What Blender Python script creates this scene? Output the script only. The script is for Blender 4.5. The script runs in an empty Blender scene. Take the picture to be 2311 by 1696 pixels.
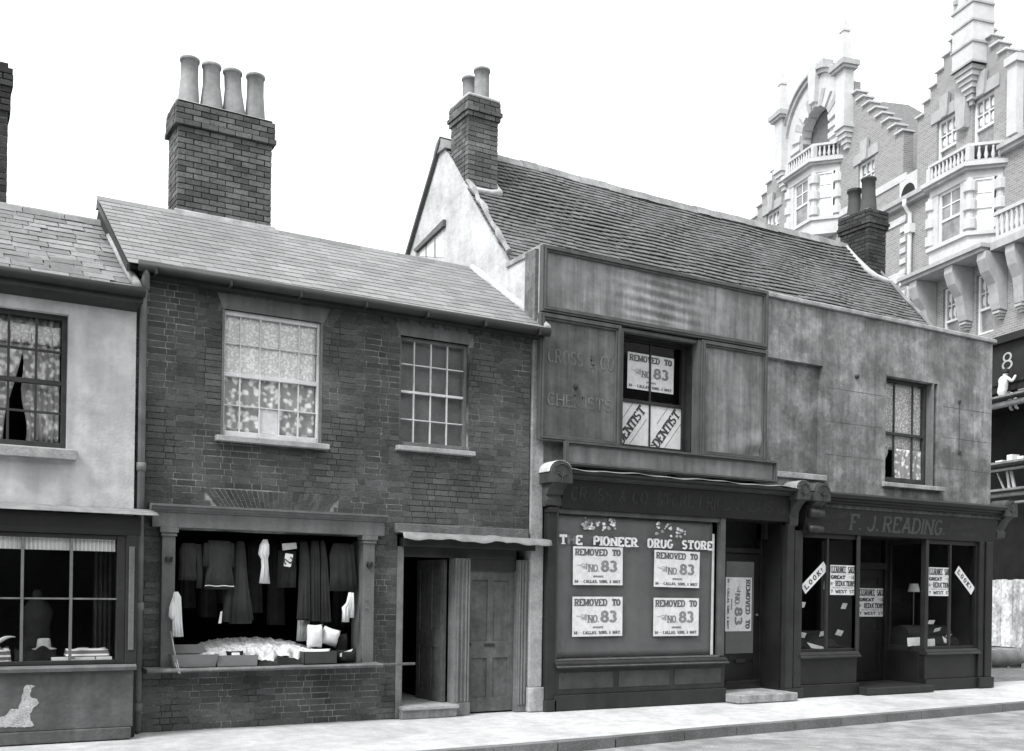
import bpy, bmesh, math, random
import numpy as np
from mathutils import Vector, Matrix, noise
random.seed(7)
SC = bpy.context.scene
COL = SC.collection

# ------------------------------------------------------------------ camera
FPX, PY, ROLL, ANG = 2371.4, 1329.7, .014665, .529192      # focal length in photo pixels, horizon row, roll, street angle
CAM = Vector((-12.6 * math.tan(ANG), -12.6, 1.715))
FWD = Vector((math.sin(ANG), math.cos(ANG), 0)); R0 = Vector((math.cos(ANG), -math.sin(ANG), 0)); U0 = Vector((0, 0, 1))
RT = R0 * math.cos(ROLL) + U0 * math.sin(ROLL); UP = -R0 * math.sin(ROLL) + U0 * math.cos(ROLL)
cd = bpy.data.cameras.new('camera'); cam = bpy.data.objects.new('camera', cd); COL.objects.link(cam)
cd.sensor_width = 36; cd.lens = FPX * 36 / 2311; cd.shift_y = (PY - 848) / 2311
cd.clip_start = .1; cd.clip_end = 3000
mw = Matrix((RT, UP, -FWD)).transposed().to_4x4(); mw.translation = CAM; cam.matrix_world = mw
SC.camera = cam

# ------------------------------------------------------------------ light
SUN_EL, SUN_AZ = math.radians(50), math.radians(248)       # soft sun from the left and a little behind the camera
w = bpy.data.worlds.new('World'); SC.world = w; w.use_nodes = True
nt = w.node_tree; nt.nodes.clear()
sky = nt.nodes.new('ShaderNodeTexSky'); sky.sky_type = 'NISHITA'; sky.sun_disc = False
sky.sun_elevation = SUN_EL; sky.sun_rotation = SUN_AZ; sky.dust_density = 6; sky.air_density = 1.5
bw = nt.nodes.new('ShaderNodeRGBToBW'); nt.links.new(sky.outputs[0], bw.inputs[0])
mul = nt.nodes.new('ShaderNodeMath'); mul.operation = 'MULTIPLY_ADD'; mul.inputs[1].default_value = .22; mul.inputs[2].default_value = 8.0
nt.links.new(bw.outputs[0], mul.inputs[0])                  # thin bright overcast over the clear-sky gradient
bg = nt.nodes.new('ShaderNodeBackground'); bg.inputs['Strength'].default_value = .12
wo = nt.nodes.new('ShaderNodeOutputWorld'); nt.links.new(mul.outputs[0], bg.inputs['Color']); nt.links.new(bg.outputs[0], wo.inputs['Surface'])
sl = bpy.data.lights.new('sun', 'SUN'); sl.energy = 2.0; sl.angle = math.radians(18); sl.color = (1, 1, 1)
so = bpy.data.objects.new('sun', sl); COL.objects.link(so)
sd = Vector((math.sin(SUN_AZ) * math.cos(SUN_EL), math.cos(SUN_AZ) * math.cos(SUN_EL), math.sin(SUN_EL)))
so.rotation_euler = sd.to_track_quat('Z', 'Y').to_euler(); so.location = (-30, -20, 40)
vs = SC.view_settings; vs.view_transform = 'Standard'; vs.look = 'None'; vs.exposure = .75; vs.gamma = 1; vs.use_curve_mapping = False

# ------------------------------------------------------------------ photo pixel -> place
def ray(u, v): return FWD + RT * ((u - 1155.5) / FPX) + UP * ((PY - v) / FPX)
def P(u, v, Y=0.):                                          # on a plane parallel to the street fronts
    d = ray(u, v); q = CAM + d * ((Y - CAM.y) / d.y); return q.x, q.z
def PX(u, v, X):                                            # on a gable plane
    d = ray(u, v); q = CAM + d * ((X - CAM.x) / d.x); return q.y, q.z
def G(u, v, z=0.):
    d = ray(u, v); q = CAM + d * ((z - CAM.z) / d.z); return q

# ------------------------------------------------------------------ materials
MATS = {}
def M(name, col, rough=.85, n=(), var=0., streak=None, bump=None, spec=.25, metal=0.):
    """grey procedural surface: n = [(scale, amount)...] noise in world space, var = difference from piece to piece"""
    if name in MATS: return MATS[name]
    m = bpy.data.materials.new(name); m.use_nodes = True; t = m.node_tree; N = t.nodes; L = t.links
    b = N['Principled BSDF']; b.inputs['Roughness'].default_value = rough; b.inputs['Specular IOR Level'].default_value = spec
    b.inputs['Metallic'].default_value = metal
    geo = N.new('ShaderNodeNewGeometry')
    cur = None
    def times(sock):
        nonlocal cur
        k = N.new('ShaderNodeMath'); k.operation = 'MULTIPLY'
        if cur is None: k.inputs[0].default_value = col
        else: L.new(cur, k.inputs[0])
        L.new(sock, k.inputs[1]); cur = k.outputs[0]
    def rng(sock, a, lo=.3, hi=.7):
        r = N.new('ShaderNodeMapRange'); r.inputs['From Min'].default_value = lo; r.inputs['From Max'].default_value = hi
        r.inputs['To Min'].default_value = 1 - a; r.inputs['To Max'].default_value = 1 + a; r.clamp = True
        L.new(sock, r.inputs['Value']); return r.outputs[0]
    for sc, a, *lh_ in n:
        x = N.new('ShaderNodeTexNoise'); x.inputs['Scale'].default_value = sc; x.inputs['Detail'].default_value = 6; x.inputs['Roughness'].default_value = .6
        L.new(geo.outputs['Position'], x.inputs['Vector']); times(rng(x.outputs[0], a, *lh_))
    for sc, a in ([] if not streak else [streak] if isinstance(streak, tuple) else streak):
        mp = N.new('ShaderNodeMapping'); mp.inputs['Scale'].default_value = (1, 1, .07); L.new(geo.outputs['Position'], mp.inputs['Vector'])
        x = N.new('ShaderNodeTexNoise'); x.inputs['Scale'].default_value = sc; x.inputs['Detail'].default_value = 5
        L.new(mp.outputs[0], x.inputs['Vector']); times(rng(x.outputs[0], a))
    if var:
        oi = N.new('ShaderNodeObjectInfo'); ad = N.new('ShaderNodeMath'); ad.operation = 'ADD'
        L.new(oi.outputs['Random'], ad.inputs[0]); L.new(geo.outputs['Random Per Island'], ad.inputs[1])
        fr = N.new('ShaderNodeMath'); fr.operation = 'FRACT'; L.new(ad.outputs[0], fr.inputs[0]); times(rng(fr.outputs[0], var, 0, 1))
    rgb = N.new('ShaderNodeCombineColor')
    for i, k in enumerate((.985, 1.0, 1.008)):
        q = N.new('ShaderNodeMath'); q.operation = 'MULTIPLY'; q.inputs[1].default_value = k
        if cur is None: q.inputs[0].default_value = col
        else: L.new(cur, q.inputs[0])
        L.new(q.outputs[0], rgb.inputs[i])
    L.new(rgb.outputs[0], b.inputs['Base Color'])
    if bump:
        sc, a = bump
        x = N.new('ShaderNodeTexNoise'); x.inputs['Scale'].default_value = sc; x.inputs['Detail'].default_value = 8
        L.new(geo.outputs['Position'], x.inputs['Vector'])
        bp = N.new('ShaderNodeBump'); bp.inputs['Strength'].default_value = a; bp.inputs['Distance'].default_value = .02
        L.new(x.outputs[0], bp.inputs['Height']); L.new(bp.outputs[0], b.inputs['Normal'])
    MATS[name] = m; return m
def glass_mat():
    m = bpy.data.materials.new('window_glass'); m.use_nodes = True; t = m.node_tree; N = t.nodes; L = t.links; N.clear()
    tr = N.new('ShaderNodeBsdfTransparent'); tr.inputs[0].default_value = (.985, .985, .985, 1)
    gl = N.new('ShaderNodeBsdfGlossy'); gl.inputs['Roughness'].default_value = .04; gl.inputs[0].default_value = (.9, .9, .9, 1)
    fr = N.new('ShaderNodeFresnel'); fr.inputs['IOR'].default_value = 1.22
    geo = N.new('ShaderNodeNewGeometry'); x = N.new('ShaderNodeTexNoise'); x.inputs['Scale'].default_value = 2.2; L.new(geo.outputs['Position'], x.inputs['Vector'])
    bp = N.new('ShaderNodeBump'); bp.inputs['Strength'].default_value = .12; bp.inputs['Distance'].default_value = .01
    L.new(x.outputs[0], bp.inputs['Height']); L.new(bp.outputs[0], gl.inputs['Normal'])
    fb = N.new('ShaderNodeMath'); fb.operation = 'SUBTRACT'; fb.inputs[0].default_value = 1; L.new(geo.outputs['Backfacing'], fb.inputs[1])   # the far face of a pane does not reflect
    ff_ = N.new('ShaderNodeMath'); ff_.operation = 'MULTIPLY'; L.new(fr.outputs[0], ff_.inputs[0]); L.new(fb.outputs[0], ff_.inputs[1])
    mx = N.new('ShaderNodeMixShader'); L.new(ff_.outputs[0], mx.inputs[0]); L.new(tr.outputs[0], mx.inputs[1]); L.new(gl.outputs[0], mx.inputs[2])
    o = N.new('ShaderNodeOutputMaterial'); L.new(mx.outputs[0], o.inputs[0]); return m
GLASS = glass_mat()
def lace_mat(name, lo, hi, scale, thresh=.5):
    """lace or printed net: a figured cloth of two tones"""
    m = bpy.data.materials.new(name); m.use_nodes = True; t = m.node_tree; N = t.nodes; L = t.links; b = N['Principled BSDF']; b.inputs['Roughness'].default_value = .9
    geo = N.new('ShaderNodeNewGeometry'); v = N.new('ShaderNodeTexVoronoi'); v.inputs['Scale'].default_value = scale; v.feature = 'SMOOTH_F1'
    L.new(geo.outputs['Position'], v.inputs['Vector'])
    x = N.new('ShaderNodeTexNoise'); x.inputs['Scale'].default_value = scale * .8; x.inputs['Detail'].default_value = 3; L.new(geo.outputs['Position'], x.inputs['Vector'])
    a = N.new('ShaderNodeMath'); a.operation = 'ADD'; L.new(v.outputs['Distance'], a.inputs[0]); L.new(x.outputs[0], a.inputs[1])
    r = N.new('ShaderNodeValToRGB'); r.color_ramp.elements[0].position = thresh + .2; r.color_ramp.elements[1].position = thresh + .45
    r.color_ramp.elements[0].color = (hi, hi, hi, 1); r.color_ramp.elements[1].color = (lo, lo, lo, 1)
    L.new(a.outputs[0], r.inputs[0]); L.new(r.outputs[0], b.inputs['Base Color'])
    return m
def stripe_mat(name, lo, hi, axis, freq):
    m = bpy.data.materials.new(name); m.use_nodes = True; t = m.node_tree; N = t.nodes; L = t.links; b = N['Principled BSDF']; b.inputs['Roughness'].default_value = .9
    geo = N.new('ShaderNodeNewGeometry'); s = N.new('ShaderNodeSeparateXYZ'); L.new(geo.outputs['Position'], s.inputs[0])
    k = N.new('ShaderNodeMath'); k.operation = 'MULTIPLY'; k.inputs[1].default_value = freq; L.new(s.outputs[axis], k.inputs[0])
    q = N.new('ShaderNodeMath'); q.operation = 'SINE'; L.new(k.outputs[0], q.inputs[0])
    r = N.new('ShaderNodeValToRGB'); r.color_ramp.elements[0].position = .4; r.color_ramp.elements[1].position = .6
    r.color_ramp.elements[0].color = (lo, lo, lo, 1); r.color_ramp.elements[1].color = (hi, hi, hi, 1)
    L.new(q.outputs[0], r.inputs[0]); L.new(r.outputs[0], b.inputs['Base Color']); return m

# ------------------------------------------------------------------ mesh helpers
ORG = {}                                                    # world origin of each object
class MB:
    def __init__(s, xf=None): s.v = []; s.f = []; s.xf = xf
    def add(s, vs, fs):
        b = len(s.v); s.v += [tuple(q) for q in vs]; s.f += [tuple(b + i for i in f) for f in fs]; return s
    def hexa(s, p):   # p: bottom 4 then top 4, both in the same turning order
        return s.add(p, [(3, 2, 1, 0), (4, 5, 6, 7), (0, 1, 5, 4), (1, 2, 6, 5), (2, 3, 7, 6), (3, 0, 4, 7)])
    def box(s, x0, x1, y0, y1, z0, z1):
        return s.hexa([(x0, y0, z0), (x1, y0, z0), (x1, y1, z0), (x0, y1, z0), (x0, y0, z1), (x1, y0, z1), (x1, y1, z1), (x0, y1, z1)])
    def extrude(s, pts, d):
        n = len(pts); d = Vector(d); a = [Vector(p) for p in pts]
        return s.add(a + [p + d for p in a], [tuple(range(n - 1, -1, -1)), tuple(range(n, 2 * n))] + [(i, (i + 1) % n, n + (i + 1) % n, n + i) for i in range(n)])
    def prof_x(s, prof, x0, x1):                            # profile in (y, z) run along the street
        return s.extrude([(x0, y, z) for y, z in prof], (x1 - x0, 0, 0))
    def tube(s, pts, r, n=8, caps=True):
        pts = [Vector(p) for p in pts]; rr = r if isinstance(r, (list, tuple)) else [r] * len(pts); b = len(s.v); ring = None
        for i, p in enumerate(pts):
            d = (pts[min(i + 1, len(pts) - 1)] - pts[max(i - 1, 0)]).normalized()
            a = Vector((0, 0, 1)) if abs(d.z) < .9 else Vector((1, 0, 0)); u = d.cross(a).normalized(); w_ = d.cross(u)
            for k in range(n):
                t = 2 * math.pi * k / n; s.v.append(tuple(p + (u * math.cos(t) + w_ * math.sin(t)) * rr[i]))
        for i in range(len(pts) - 1):
            for k in range(n): s.f.append((b + i * n + k, b + i * n + (k + 1) % n, b + (i + 1) * n + (k + 1) % n, b + (i + 1) * n + k))
        if caps: s.f.append(tuple(b + k for k in range(n - 1, -1, -1))); s.f.append(tuple(b + (len(pts) - 1) * n + k for k in range(n)))
        return s
    def lathe(s, cx, cy, prof, n=16, lean=(0, 0), caps=True):
        b = len(s.v); z0 = prof[0][1]
        for r, z in prof:
            for k in range(n):
                t = 2 * math.pi * k / n; s.v.append((cx + r * math.cos(t) + lean[0] * (z - z0), cy + r * math.sin(t) + lean[1] * (z - z0), z))
        for i in range(len(prof) - 1):
            for k in range(n): s.f.append((b + i * n + k, b + i * n + (k + 1) % n, b + (i + 1) * n + (k + 1) % n, b + (i + 1) * n + k))
        if caps: s.f.append(tuple(b + k for k in range(n - 1, -1, -1))); s.f.append(tuple(b + (len(prof) - 1) * n + k for k in range(n)))
        return s
    def grid(s, nu, nv, fn):                                # open sheet
        b = len(s.v)
        for i in range(nu + 1):
            for j in range(nv + 1): s.v.append(tuple(fn(i / nu, j / nv)))
        for i in range(nu):
            for j in range(nv): a = b + i * (nv + 1) + j; s.f.append((a, a + nv + 1, a + nv + 2, a + 1))
        return s
    def sheet(s, nu, nv, fn, d):                            # sheet with thickness: d is its thickness vector
        d = Vector(d); b = len(s.v); s.grid(nu, nv, fn); m = len(s.v) - b
        s.v += [tuple(Vector(q) + d) for q in s.v[b:b + m]]
        s.f += [tuple(m + i for i in reversed(f)) for f in s.f[-nu * nv:]]
        ring = [i * (nv + 1) for i in range(nu + 1)] + [nu * (nv + 1) + j for j in range(1, nv + 1)] + [i * (nv + 1) + nv for i in range(nu - 1, -1, -1)] + [j for j in range(nv - 1, 0, -1)]
        for k in range(len(ring)):
            a, c = ring[k], ring[(k + 1) % len(ring)]; s.f.append((b + a, b + m + a, b + m + c, b + c))
        return s
    def cells(s, xs, zs, y0, y1, solid):                    # a wall with openings: only its real faces
        xs = sorted(set(round(x, 4) for x in xs)); zs = sorted(set(round(z, 4) for z in zs)); nx, nz = len(xs) - 1, len(zs) - 1
        g = [[solid((xs[i] + xs[i + 1]) / 2, (zs[j] + zs[j + 1]) / 2) for j in range(nz)] for i in range(nx)]
        on = lambda i, j: 0 <= i < nx and 0 <= j < nz and g[i][j]
        for i in range(nx):
            for j in range(nz):
                if not g[i][j]: continue
                a, b, c, d = xs[i], xs[i + 1], zs[j], zs[j + 1]
                s.add([(a, y0, c), (b, y0, c), (b, y0, d), (a, y0, d)], [(0, 1, 2, 3)]); s.add([(a, y1, c), (b, y1, c), (b, y1, d), (a, y1, d)], [(3, 2, 1, 0)])
                if not on(i - 1, j): s.add([(a, y0, c), (a, y1, c), (a, y1, d), (a, y0, d)], [(3, 2, 1, 0)])
                if not on(i + 1, j): s.add([(b, y0, c), (b, y1, c), (b, y1, d), (b, y0, d)], [(0, 1, 2, 3)])
                if not on(i, j - 1): s.add([(a, y0, c), (b, y0, c), (b, y1, c), (a, y1, c)], [(3, 2, 1, 0)])
                if not on(i, j + 1): s.add([(a, y0, d), (b, y0, d), (b, y1, d), (a, y1, d)], [(0, 1, 2, 3)])
        return s
    def wall(s, x0, x1, z0, z1, y0, y1, holes):
        xs = [x0, x1]; zs = [z0, z1]
        for a, b, c, d in holes: xs += [a, b]; zs += [c, d]
        xs = [x for x in xs if x0 <= x <= x1]; zs = [z for z in zs if z0 <= z <= z1]
        return s.cells(xs, zs, y0, y1, lambda x, z: not any(a < x < b and c < z < d for a, b, c, d in holes))
    def build(s, name, mat, parent=None, smooth=False, bevel=0., merge=False, **tags):
        vs_ = [Vector(s.xf(*q)) if s.xf else Vector(q) for q in s.v]
        lo = Vector([min(q[i] for q in vs_) for i in range(3)]); hi = Vector([max(q[i] for q in vs_) for i in range(3)])
        org = Vector(((lo.x + hi.x) / 2, (lo.y + hi.y) / 2, lo.z))
        me = bpy.data.meshes.new(name); me.from_pydata([q - org for q in vs_], [], s.f)
        bm = bmesh.new(); bm.from_mesh(me)
        if merge: bmesh.ops.remove_doubles(bm, verts=bm.verts, dist=1e-4)
        bmesh.ops.recalc_face_normals(bm, faces=bm.faces); bm.to_mesh(me); bm.free()
        if smooth:
            for p in me.polygons: p.use_smooth = True
        for mm in (mat if isinstance(mat, list) else [mat]): me.materials.append(mm)
        o = bpy.data.objects.new(name, me); COL.objects.link(o); ORG[o] = org
        if parent is not None: o.parent = parent; o.location = org - ORG[parent]
        else: o.location = org
        if bevel: bv = o.modifiers.new('Bevel', 'BEVEL'); bv.width = bevel; bv.segments = 2; bv.limit_method = 'ANGLE'; bv.angle_limit = .6
        for k, v in tags.items(): o[{'cat': 'category'}.get(k, k)] = v
        return o
def thing(name, loc, label, cat, group=None):
    o = bpy.data.objects.new(name, None); COL.objects.link(o); o.location = loc; ORG[o] = Vector(loc); o.empty_display_size = .2
    o['label'] = label; o['category'] = cat
    if group: o['group'] = group
    return o
# unit pieces (brick, tile, slate): a few worn variants that copies share
def piece_meshes(name, mat, n=6, wear=.03, flat=False):
    out = []
    for k in range(n):
        r = random.Random(k * 31 + len(name))
        me = bpy.data.meshes.new(name)
        v = []
        for z in (-.5, .5):
            for x, y in ((-.5, -.5), (.5, -.5), (.5, .5), (-.5, .5)): v.append((x * (1 - r.random() * wear), y * (1 - r.random() * wear * .5), z * (1 - r.random() * wear * 2)))
        me.from_pydata(v, [], [(3, 2, 1, 0), (4, 5, 6, 7), (0, 1, 5, 4), (1, 2, 6, 5), (2, 3, 7, 6), (3, 0, 4, 7)]); me.materials.append(mat); out.append(me)
    return out
def pieces(parent, name, mats, meshes, limit=300, rest=None):
    """mats: world matrices of unit pieces; the nearest to the eye become parts of their own, the others one joined part"""
    mats = sorted(mats, key=lambda m: (m.translation - CAM).length); inv = Matrix.Translation(-ORG[parent])
    for i, m in enumerate(mats[:limit]):
        o = bpy.data.objects.new(name, meshes[i * 7 % len(meshes)]); COL.objects.link(o); o.parent = parent; o.matrix_basis = inv @ m
    if len(mats) > limit:
        base = [np.array([tuple(v.co) + (1,) for v in me.vertices]) for me in meshes]; vv = []; ff = []
        fs = np.array([tuple(p.vertices) for p in meshes[0].polygons])
        for i, m in enumerate(mats[limit:]):
            vv.append((base[i % len(base)] @ np.array(m).T)[:, :3]); ff.append(fs + i * 8)
        vv = np.concatenate(vv) - np.array(ORG[parent]); ff = np.concatenate(ff)
        me = bpy.data.meshes.new(rest or name); me.from_pydata(vv.tolist(), [], ff.tolist()); me.materials.append(meshes[0].materials[0])
        o = bpy.data.objects.new(rest or name + '_field', me); COL.objects.link(o); o.parent = parent; o['kind'] = 'stuff'; ORG[o] = ORG[parent]
def TRS(loc, scale, rot=(0, 0, 0)):
    from mathutils import Euler
    return Matrix.LocRotScale(Vector(loc), Euler(rot), Vector(scale))

# ------------------------------------------------------------------ lettering: cut strokes with slab serifs
def A_(cx, cy, rx, ry, a, b, n=12): return [(cx + rx * math.cos(math.radians(a + (b - a) * i / n)), cy + ry * math.sin(math.radians(a + (b - a) * i / n))) for i in range(n + 1)]
V_ = lambda x: [(x, 0), (x, 1)]
GL = {
 'A': (.8, [[(0, 0), (.4, 1)], [(.4, 1), (.8, 0)], [(.16, .33), (.64, .33)]]), 'B': (.65, [V_(0), [(0, 1), (.35, 1)] + A_(.35, .76, .25, .24, 90, -90) + [(0, .52)], [(.3, .52)] + A_(.38, .26, .27, .26, 90, -90) + [(0, 0)]]),
 'C': (.68, [A_(.36, .5, .36, .5, 48, 312, 16)]), 'D': (.7, [V_(0), [(0, 1), (.3, 1)] + A_(.3, .5, .4, .5, 90, -90) + [(0, 0)]]),
 'E': (.6, [V_(0), [(0, 1), (.6, 1), (.6, .8)], [(0, .52), (.42, .52)], [(0, 0), (.6, 0), (.6, .2)]]), 'F': (.58, [V_(0), [(0, 1), (.58, 1), (.58, .78)], [(0, .52), (.42, .52)]]),
 'G': (.72, [A_(.36, .5, .36, .5, 48, 345, 16) + [(.71, .42), (.45, .42)]]), 'H': (.72, [V_(0), V_(.72), [(0, .52), (.72, .52)]]), 'I': (.0, [V_(0)]),
 'J': (.5, [[(.5, 1), (.5, .28)] + A_(.25, .28, .25, .28, 0, -170, 8)]), 'K': (.72, [V_(0), [(.68, 1), (.04, .45)], [(.25, .62), (.72, 0)]]), 'L': (.58, [V_(0), [(0, 0), (.58, 0), (.58, .22)]]),
 'M': (.9, [V_(0), V_(.9), [(0, 1), (.45, .1)], [(.45, .1), (.9, 1)]]), 'N': (.75, [V_(0), V_(.75), [(0, 1), (.75, 0)]]), 'O': (.74, [A_(.37, .5, .37, .5, 90, 450, 20)]),
 'P': (.62, [V_(0), [(0, 1), (.34, 1)] + A_(.34, .74, .28, .26, 90, -90) + [(0, .48)]]), 'R': (.7, [V_(0), [(0, 1), (.34, 1)] + A_(.34, .75, .28, .25, 90, -90) + [(0, .5)], [(.3, .5), (.68, 0)]]),
 'S': (.6, [A_(.3, .75, .29, .25, 25, 270, 10) + A_(.3, .25, .3, .25, 90, -155, 10)]), 'T': (.7, [V_(.35), [(0, .78), (0, 1), (.7, 1), (.7, .78)]]), 'U': (.7, [[(0, 1), (0, .35)] + A_(.35, .35, .35, .35, 180, 360) + [(.7, 1)]]),
 'V': (.76, [[(0, 1), (.38, 0)], [(.38, 0), (.76, 1)]]), 'W': (1.05, [[(0, 1), (.27, 0)], [(.27, 0), (.52, .9)], [(.52, .9), (.78, 0)], [(.78, 0), (1.05, 1)]]), 'Y': (.74, [[(0, 1), (.37, .5)], [(.74, 1), (.37, .5)], [(.37, .5), (.37, 0)]]),
 '&': (.7, [[(.7, 0), (.2, .7), (.2, .88), (.35, 1), (.5, .88), (.46, .72), (.08, .36), (.06, .14), (.25, 0), (.48, .08), (.7, .42)]]),
 '8': (.64, [A_(.32, .75, .26, .25, 90, 450, 18), A_(.32, .25, .32, .26, 90, 450, 18)]), '3': (.6, [A_(.28, .75, .28, .25, 150, -80, 12), A_(.28, .25, .32, .26, 80, -155, 12)]),
 '7': (.6, [[(0, .8), (0, 1), (.6, 1), (.2, 0)]]), '2': (.6, [A_(.3, .7, .29, .3, 165, -25, 12) + [(.03, .0), (.6, 0), (.6, .16)]]),
 '.': (.0, [[(0, 0), (0, .12)]]), ',': (.05, [[(.05, .12), (0, -.12)]]), '!': (.0, [[(0, 1), (0, .35)], [(0, 0), (0, .12)]]), "'": (0, [[(0, 1), (0, .8)]]), '-': (.4, [[(0, .5), (.4, .5)]]), ' ': (.35, [])}
def ribbon(mb, pts, th, to3, lift, depth):
    n = len(pts); pts = [Vector(p) for p in pts]; Lp, Rp = [], []
    closed = (pts[0] - pts[-1]).length < 1e-6
    for i in range(n):
        a = pts[i - 1] if i > 0 else (pts[-2] if closed else pts[0]); b = pts[i + 1] if i < n - 1 else (pts[1] if closed else pts[-1])
        d1 = (pts[i] - a); d2 = (b - pts[i])
        d1 = d1.normalized() if d1.length > 1e-9 else d2.normalized(); d2 = d2.normalized() if d2.length > 1e-9 else d1
        d = (d1 + d2); d = d.normalized() if d.length > 1e-6 else d1
        nn = Vector((-d.y, d.x)); k = min(1.5, 1 / max(.3, nn.dot(Vector((-d1.y, d1.x)))))
        ov = Vector((nn.x, nn.y * .66)) * th * .5 * k; Lp.append(pts[i] + ov); Rp.append(pts[i] - ov)
    for i in range(n - 1):
        q = [Lp[i], Rp[i], Rp[i + 1], Lp[i + 1]]
        b = len(mb.v); mb.v += [tuple(to3(p.x, p.y, lift)) for p in q]; mb.f.append((b, b + 1, b + 2, b + 3))
    return mb
def text(mb, s, x0, x1, y0, h, th, to3, serif=True, gap=.3, lift=.002, yth=None):
    """letters of s fitted between x0 and x1, base at y0, height h, stroke th (metres); to3 maps (x, y, lift) to the place"""
    W = sum(GL[c][0] + gap for c in s) - gap; k = (x1 - x0 - th) / W if W > 1e-6 else 0; x = x0 + th / 2; i = 0
    for c in s:
        gw, strokes = GL[c]
        for st in strokes:
            q = [(x + a * k, y0 + th / 2 + b * (h - th)) for a, b in st]; i += 1
            ribbon(mb, q, th, to3, lift + (i % 5) * .00025, 0)
            if serif and len(st) == 2 and c not in '.,!\'-':
                for e, o_ in ((0, 1), (1, 0)):
                    if st[e][1] in (0, 1) and abs(st[e][1] - st[o_][1]) > .4:
                        i += 1; sx, sy = q[e]; ribbon(mb, [(sx - th * .95, sy), (sx + th * .95, sy)], min(th * .6, h * .12), to3, lift + .0015 + (i % 5) * .00025, 0)
        x += (gw + gap) * k
    return mb
def words(s, x0, x1, y0, h, th, to3, mat, parent, serif=True, gap=.3, lift=.002):
    W = sum(GL[c][0] + gap for c in s) - gap; k = (x1 - x0 - th) / W; x = x0; i = 0
    for wd in s.split(' '):
        ww = (sum(GL[c][0] + gap for c in wd) - gap) * k + th
        t = MB(); text(t, wd, x, x + ww, y0, h, th, to3, serif, gap, lift); t.build('lettering', mat, parent); x += ww - th + (gap * 2 + GL[' '][0]) * k
def on_front(x, z, y):                                      # local frame of a sheet lying on a street-front plane
    return lambda a, b, l: (x + a, y - l, z + b)

# ------------------------------------------------------------------ surfaces
m_render = M('limewashed_render', .49, .9, [(.8, .14), (2.4, .12, .42, .6), (8, .08)], streak=(5, .16), bump=(30, .25))
m_gable = M('limewashed_gable', .5, .9, [(1.8, .22), (7, .12)], streak=(4, .1), bump=(14, .5))
m_stall = M('painted_stall_riser', .095, .8, [(2.5, .3), (14, .15)], streak=(6, .15), bump=(30, .3))
m_bare = M('bare_plaster', .42, .95, [(9, .25), (60, .35)], bump=(60, .6))
m_brick = M('old_brick', .08, .9, [(.6, .3, .38, .62), (2.5, .18), (28, .2)], var=.25, bump=(60, .5))
m_brickc = M('chimney_brick', .11, .9, [(1.5, .4), (30, .25)], var=.38, bump=(60, .5))
m_brickd = M('sooty_brick', .045, .9, [(1.5, .4), (30, .25)], var=.4, bump=(60, .5))
m_mortar = M('mortar', .17, .95, [(.9, .75, .44, .58), (7, .6), (40, .3)], bump=(80, .5))
m_mortard = M('sooty_mortar', .035, .95, [(2.2, .6)], bump=(80, .5))
m_lintel = M('rubbed_brick_lintel', .15, .9, [(3, .2)], streak=(12, .2), bump=(40, .3))
m_slate = M('slate', .215, .62, [(1.2, .1), (20, .1)], var=.16, bump=(40, .25), spec=.4)
m_slate2 = M('worn_slate', .185, .7, [(1.6, .25), (18, .2)], var=.3, bump=(30, .4))
m_under = M('roof_underside', .03, .95, [(3, .3)])
m_tile = M('clay_tile', .135, .9, [(.7, .15), (22, .2)], var=.22, bump=(50, .4))
m_ridge = M('ridge_tile', .24, .9, [(4, .3)], var=.2, bump=(40, .4))
m_iron = M('painted_iron', .028, .55, [(5, .3)], spec=.35)
m_pipe = M('painted_downpipe', .16, .6, [(4, .25)], spec=.35)
m_pot = M('clay_pot', .26, .85, [(3, .25), (14, .12)], streak=(8, .15), bump=(40, .2))
m_potd = M('sooty_pot', .07, .85, [(3, .3)], bump=(40, .2))
m_white = M('white_paint', .62, .6, [(6, .15), (40, .12)])
m_wgrey = M('weathered_grey_paint', .15, .75, [(3, .2), (25, .15)], streak=(10, .2), bump=(60, .2))
m_shopgrey = M('grey_shop_paint', .13, .65, [(3, .18), (30, .12)], streak=(9, .15), bump=(60, .2))
m_sash = M('dark_sash_paint', .045, .6, [(5, .3)])
m_dark = M('dark_shop_paint', .022, .5, [(3, .3), (20, .15)], streak=(6, .2), spec=.4)
m_black = M('black_shop_paint', .012, .45, [(3, .3), (20, .15)], spec=.4)
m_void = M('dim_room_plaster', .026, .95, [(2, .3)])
m_dimfloor = M('dim_boards', .05, .9, [(4, .3)])
m_sill = M('stone_sill', .33, .85, [(5, .25), (30, .15)], bump=(40, .3))
m_stone = M('weathered_stone', .30, .9, [(3, .3), (20, .2)], streak=(5, .25), bump=(30, .4))
m_lead = M('lead_flashing', .23, .6, [(6, .3)], bump=(12, .5))
m_oak = M('rough_timber', .13, .9, [(8, .3)], bump=(50, .7))
m_door = M('worn_door_paint', .10, .75, [(2.2, .3), (14, .2)], streak=(8, .25), bump=(40, .2))
m_paper = M('poster_paper', .68, .8, [(3, .08), (14, .06, .42, .6)])
m_ink = M('printing_ink', .06, .8, [(12, .3)])
m_inkg = M('faded_ink', .13, .8, [(10, .3)])
m_print2 = M('grey_ink', .22, .8, [(10, .2)])
m_linen = M('white_linen', .66, .9, [(6, .08)], bump=(25, .3))
m_linen2 = M('grey_linen', .42, .9, [(6, .35)], bump=(25, .4))
m_cloth = M('dark_wool', .03, .95, [(5, .3)], bump=(120, .3))
m_cloth2 = M('mid_wool', .042, .95, [(5, .25)], bump=(120, .3))
m_cloth3 = M('black_wool', .014, .95, [(5, .3)], bump=(120, .3))
m_card = M('cardboard', .19, .85, [(4, .12)], bump=(40, .15))
m_cardd = M('dark_cardboard', .05, .7, [(4, .2)])
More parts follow.
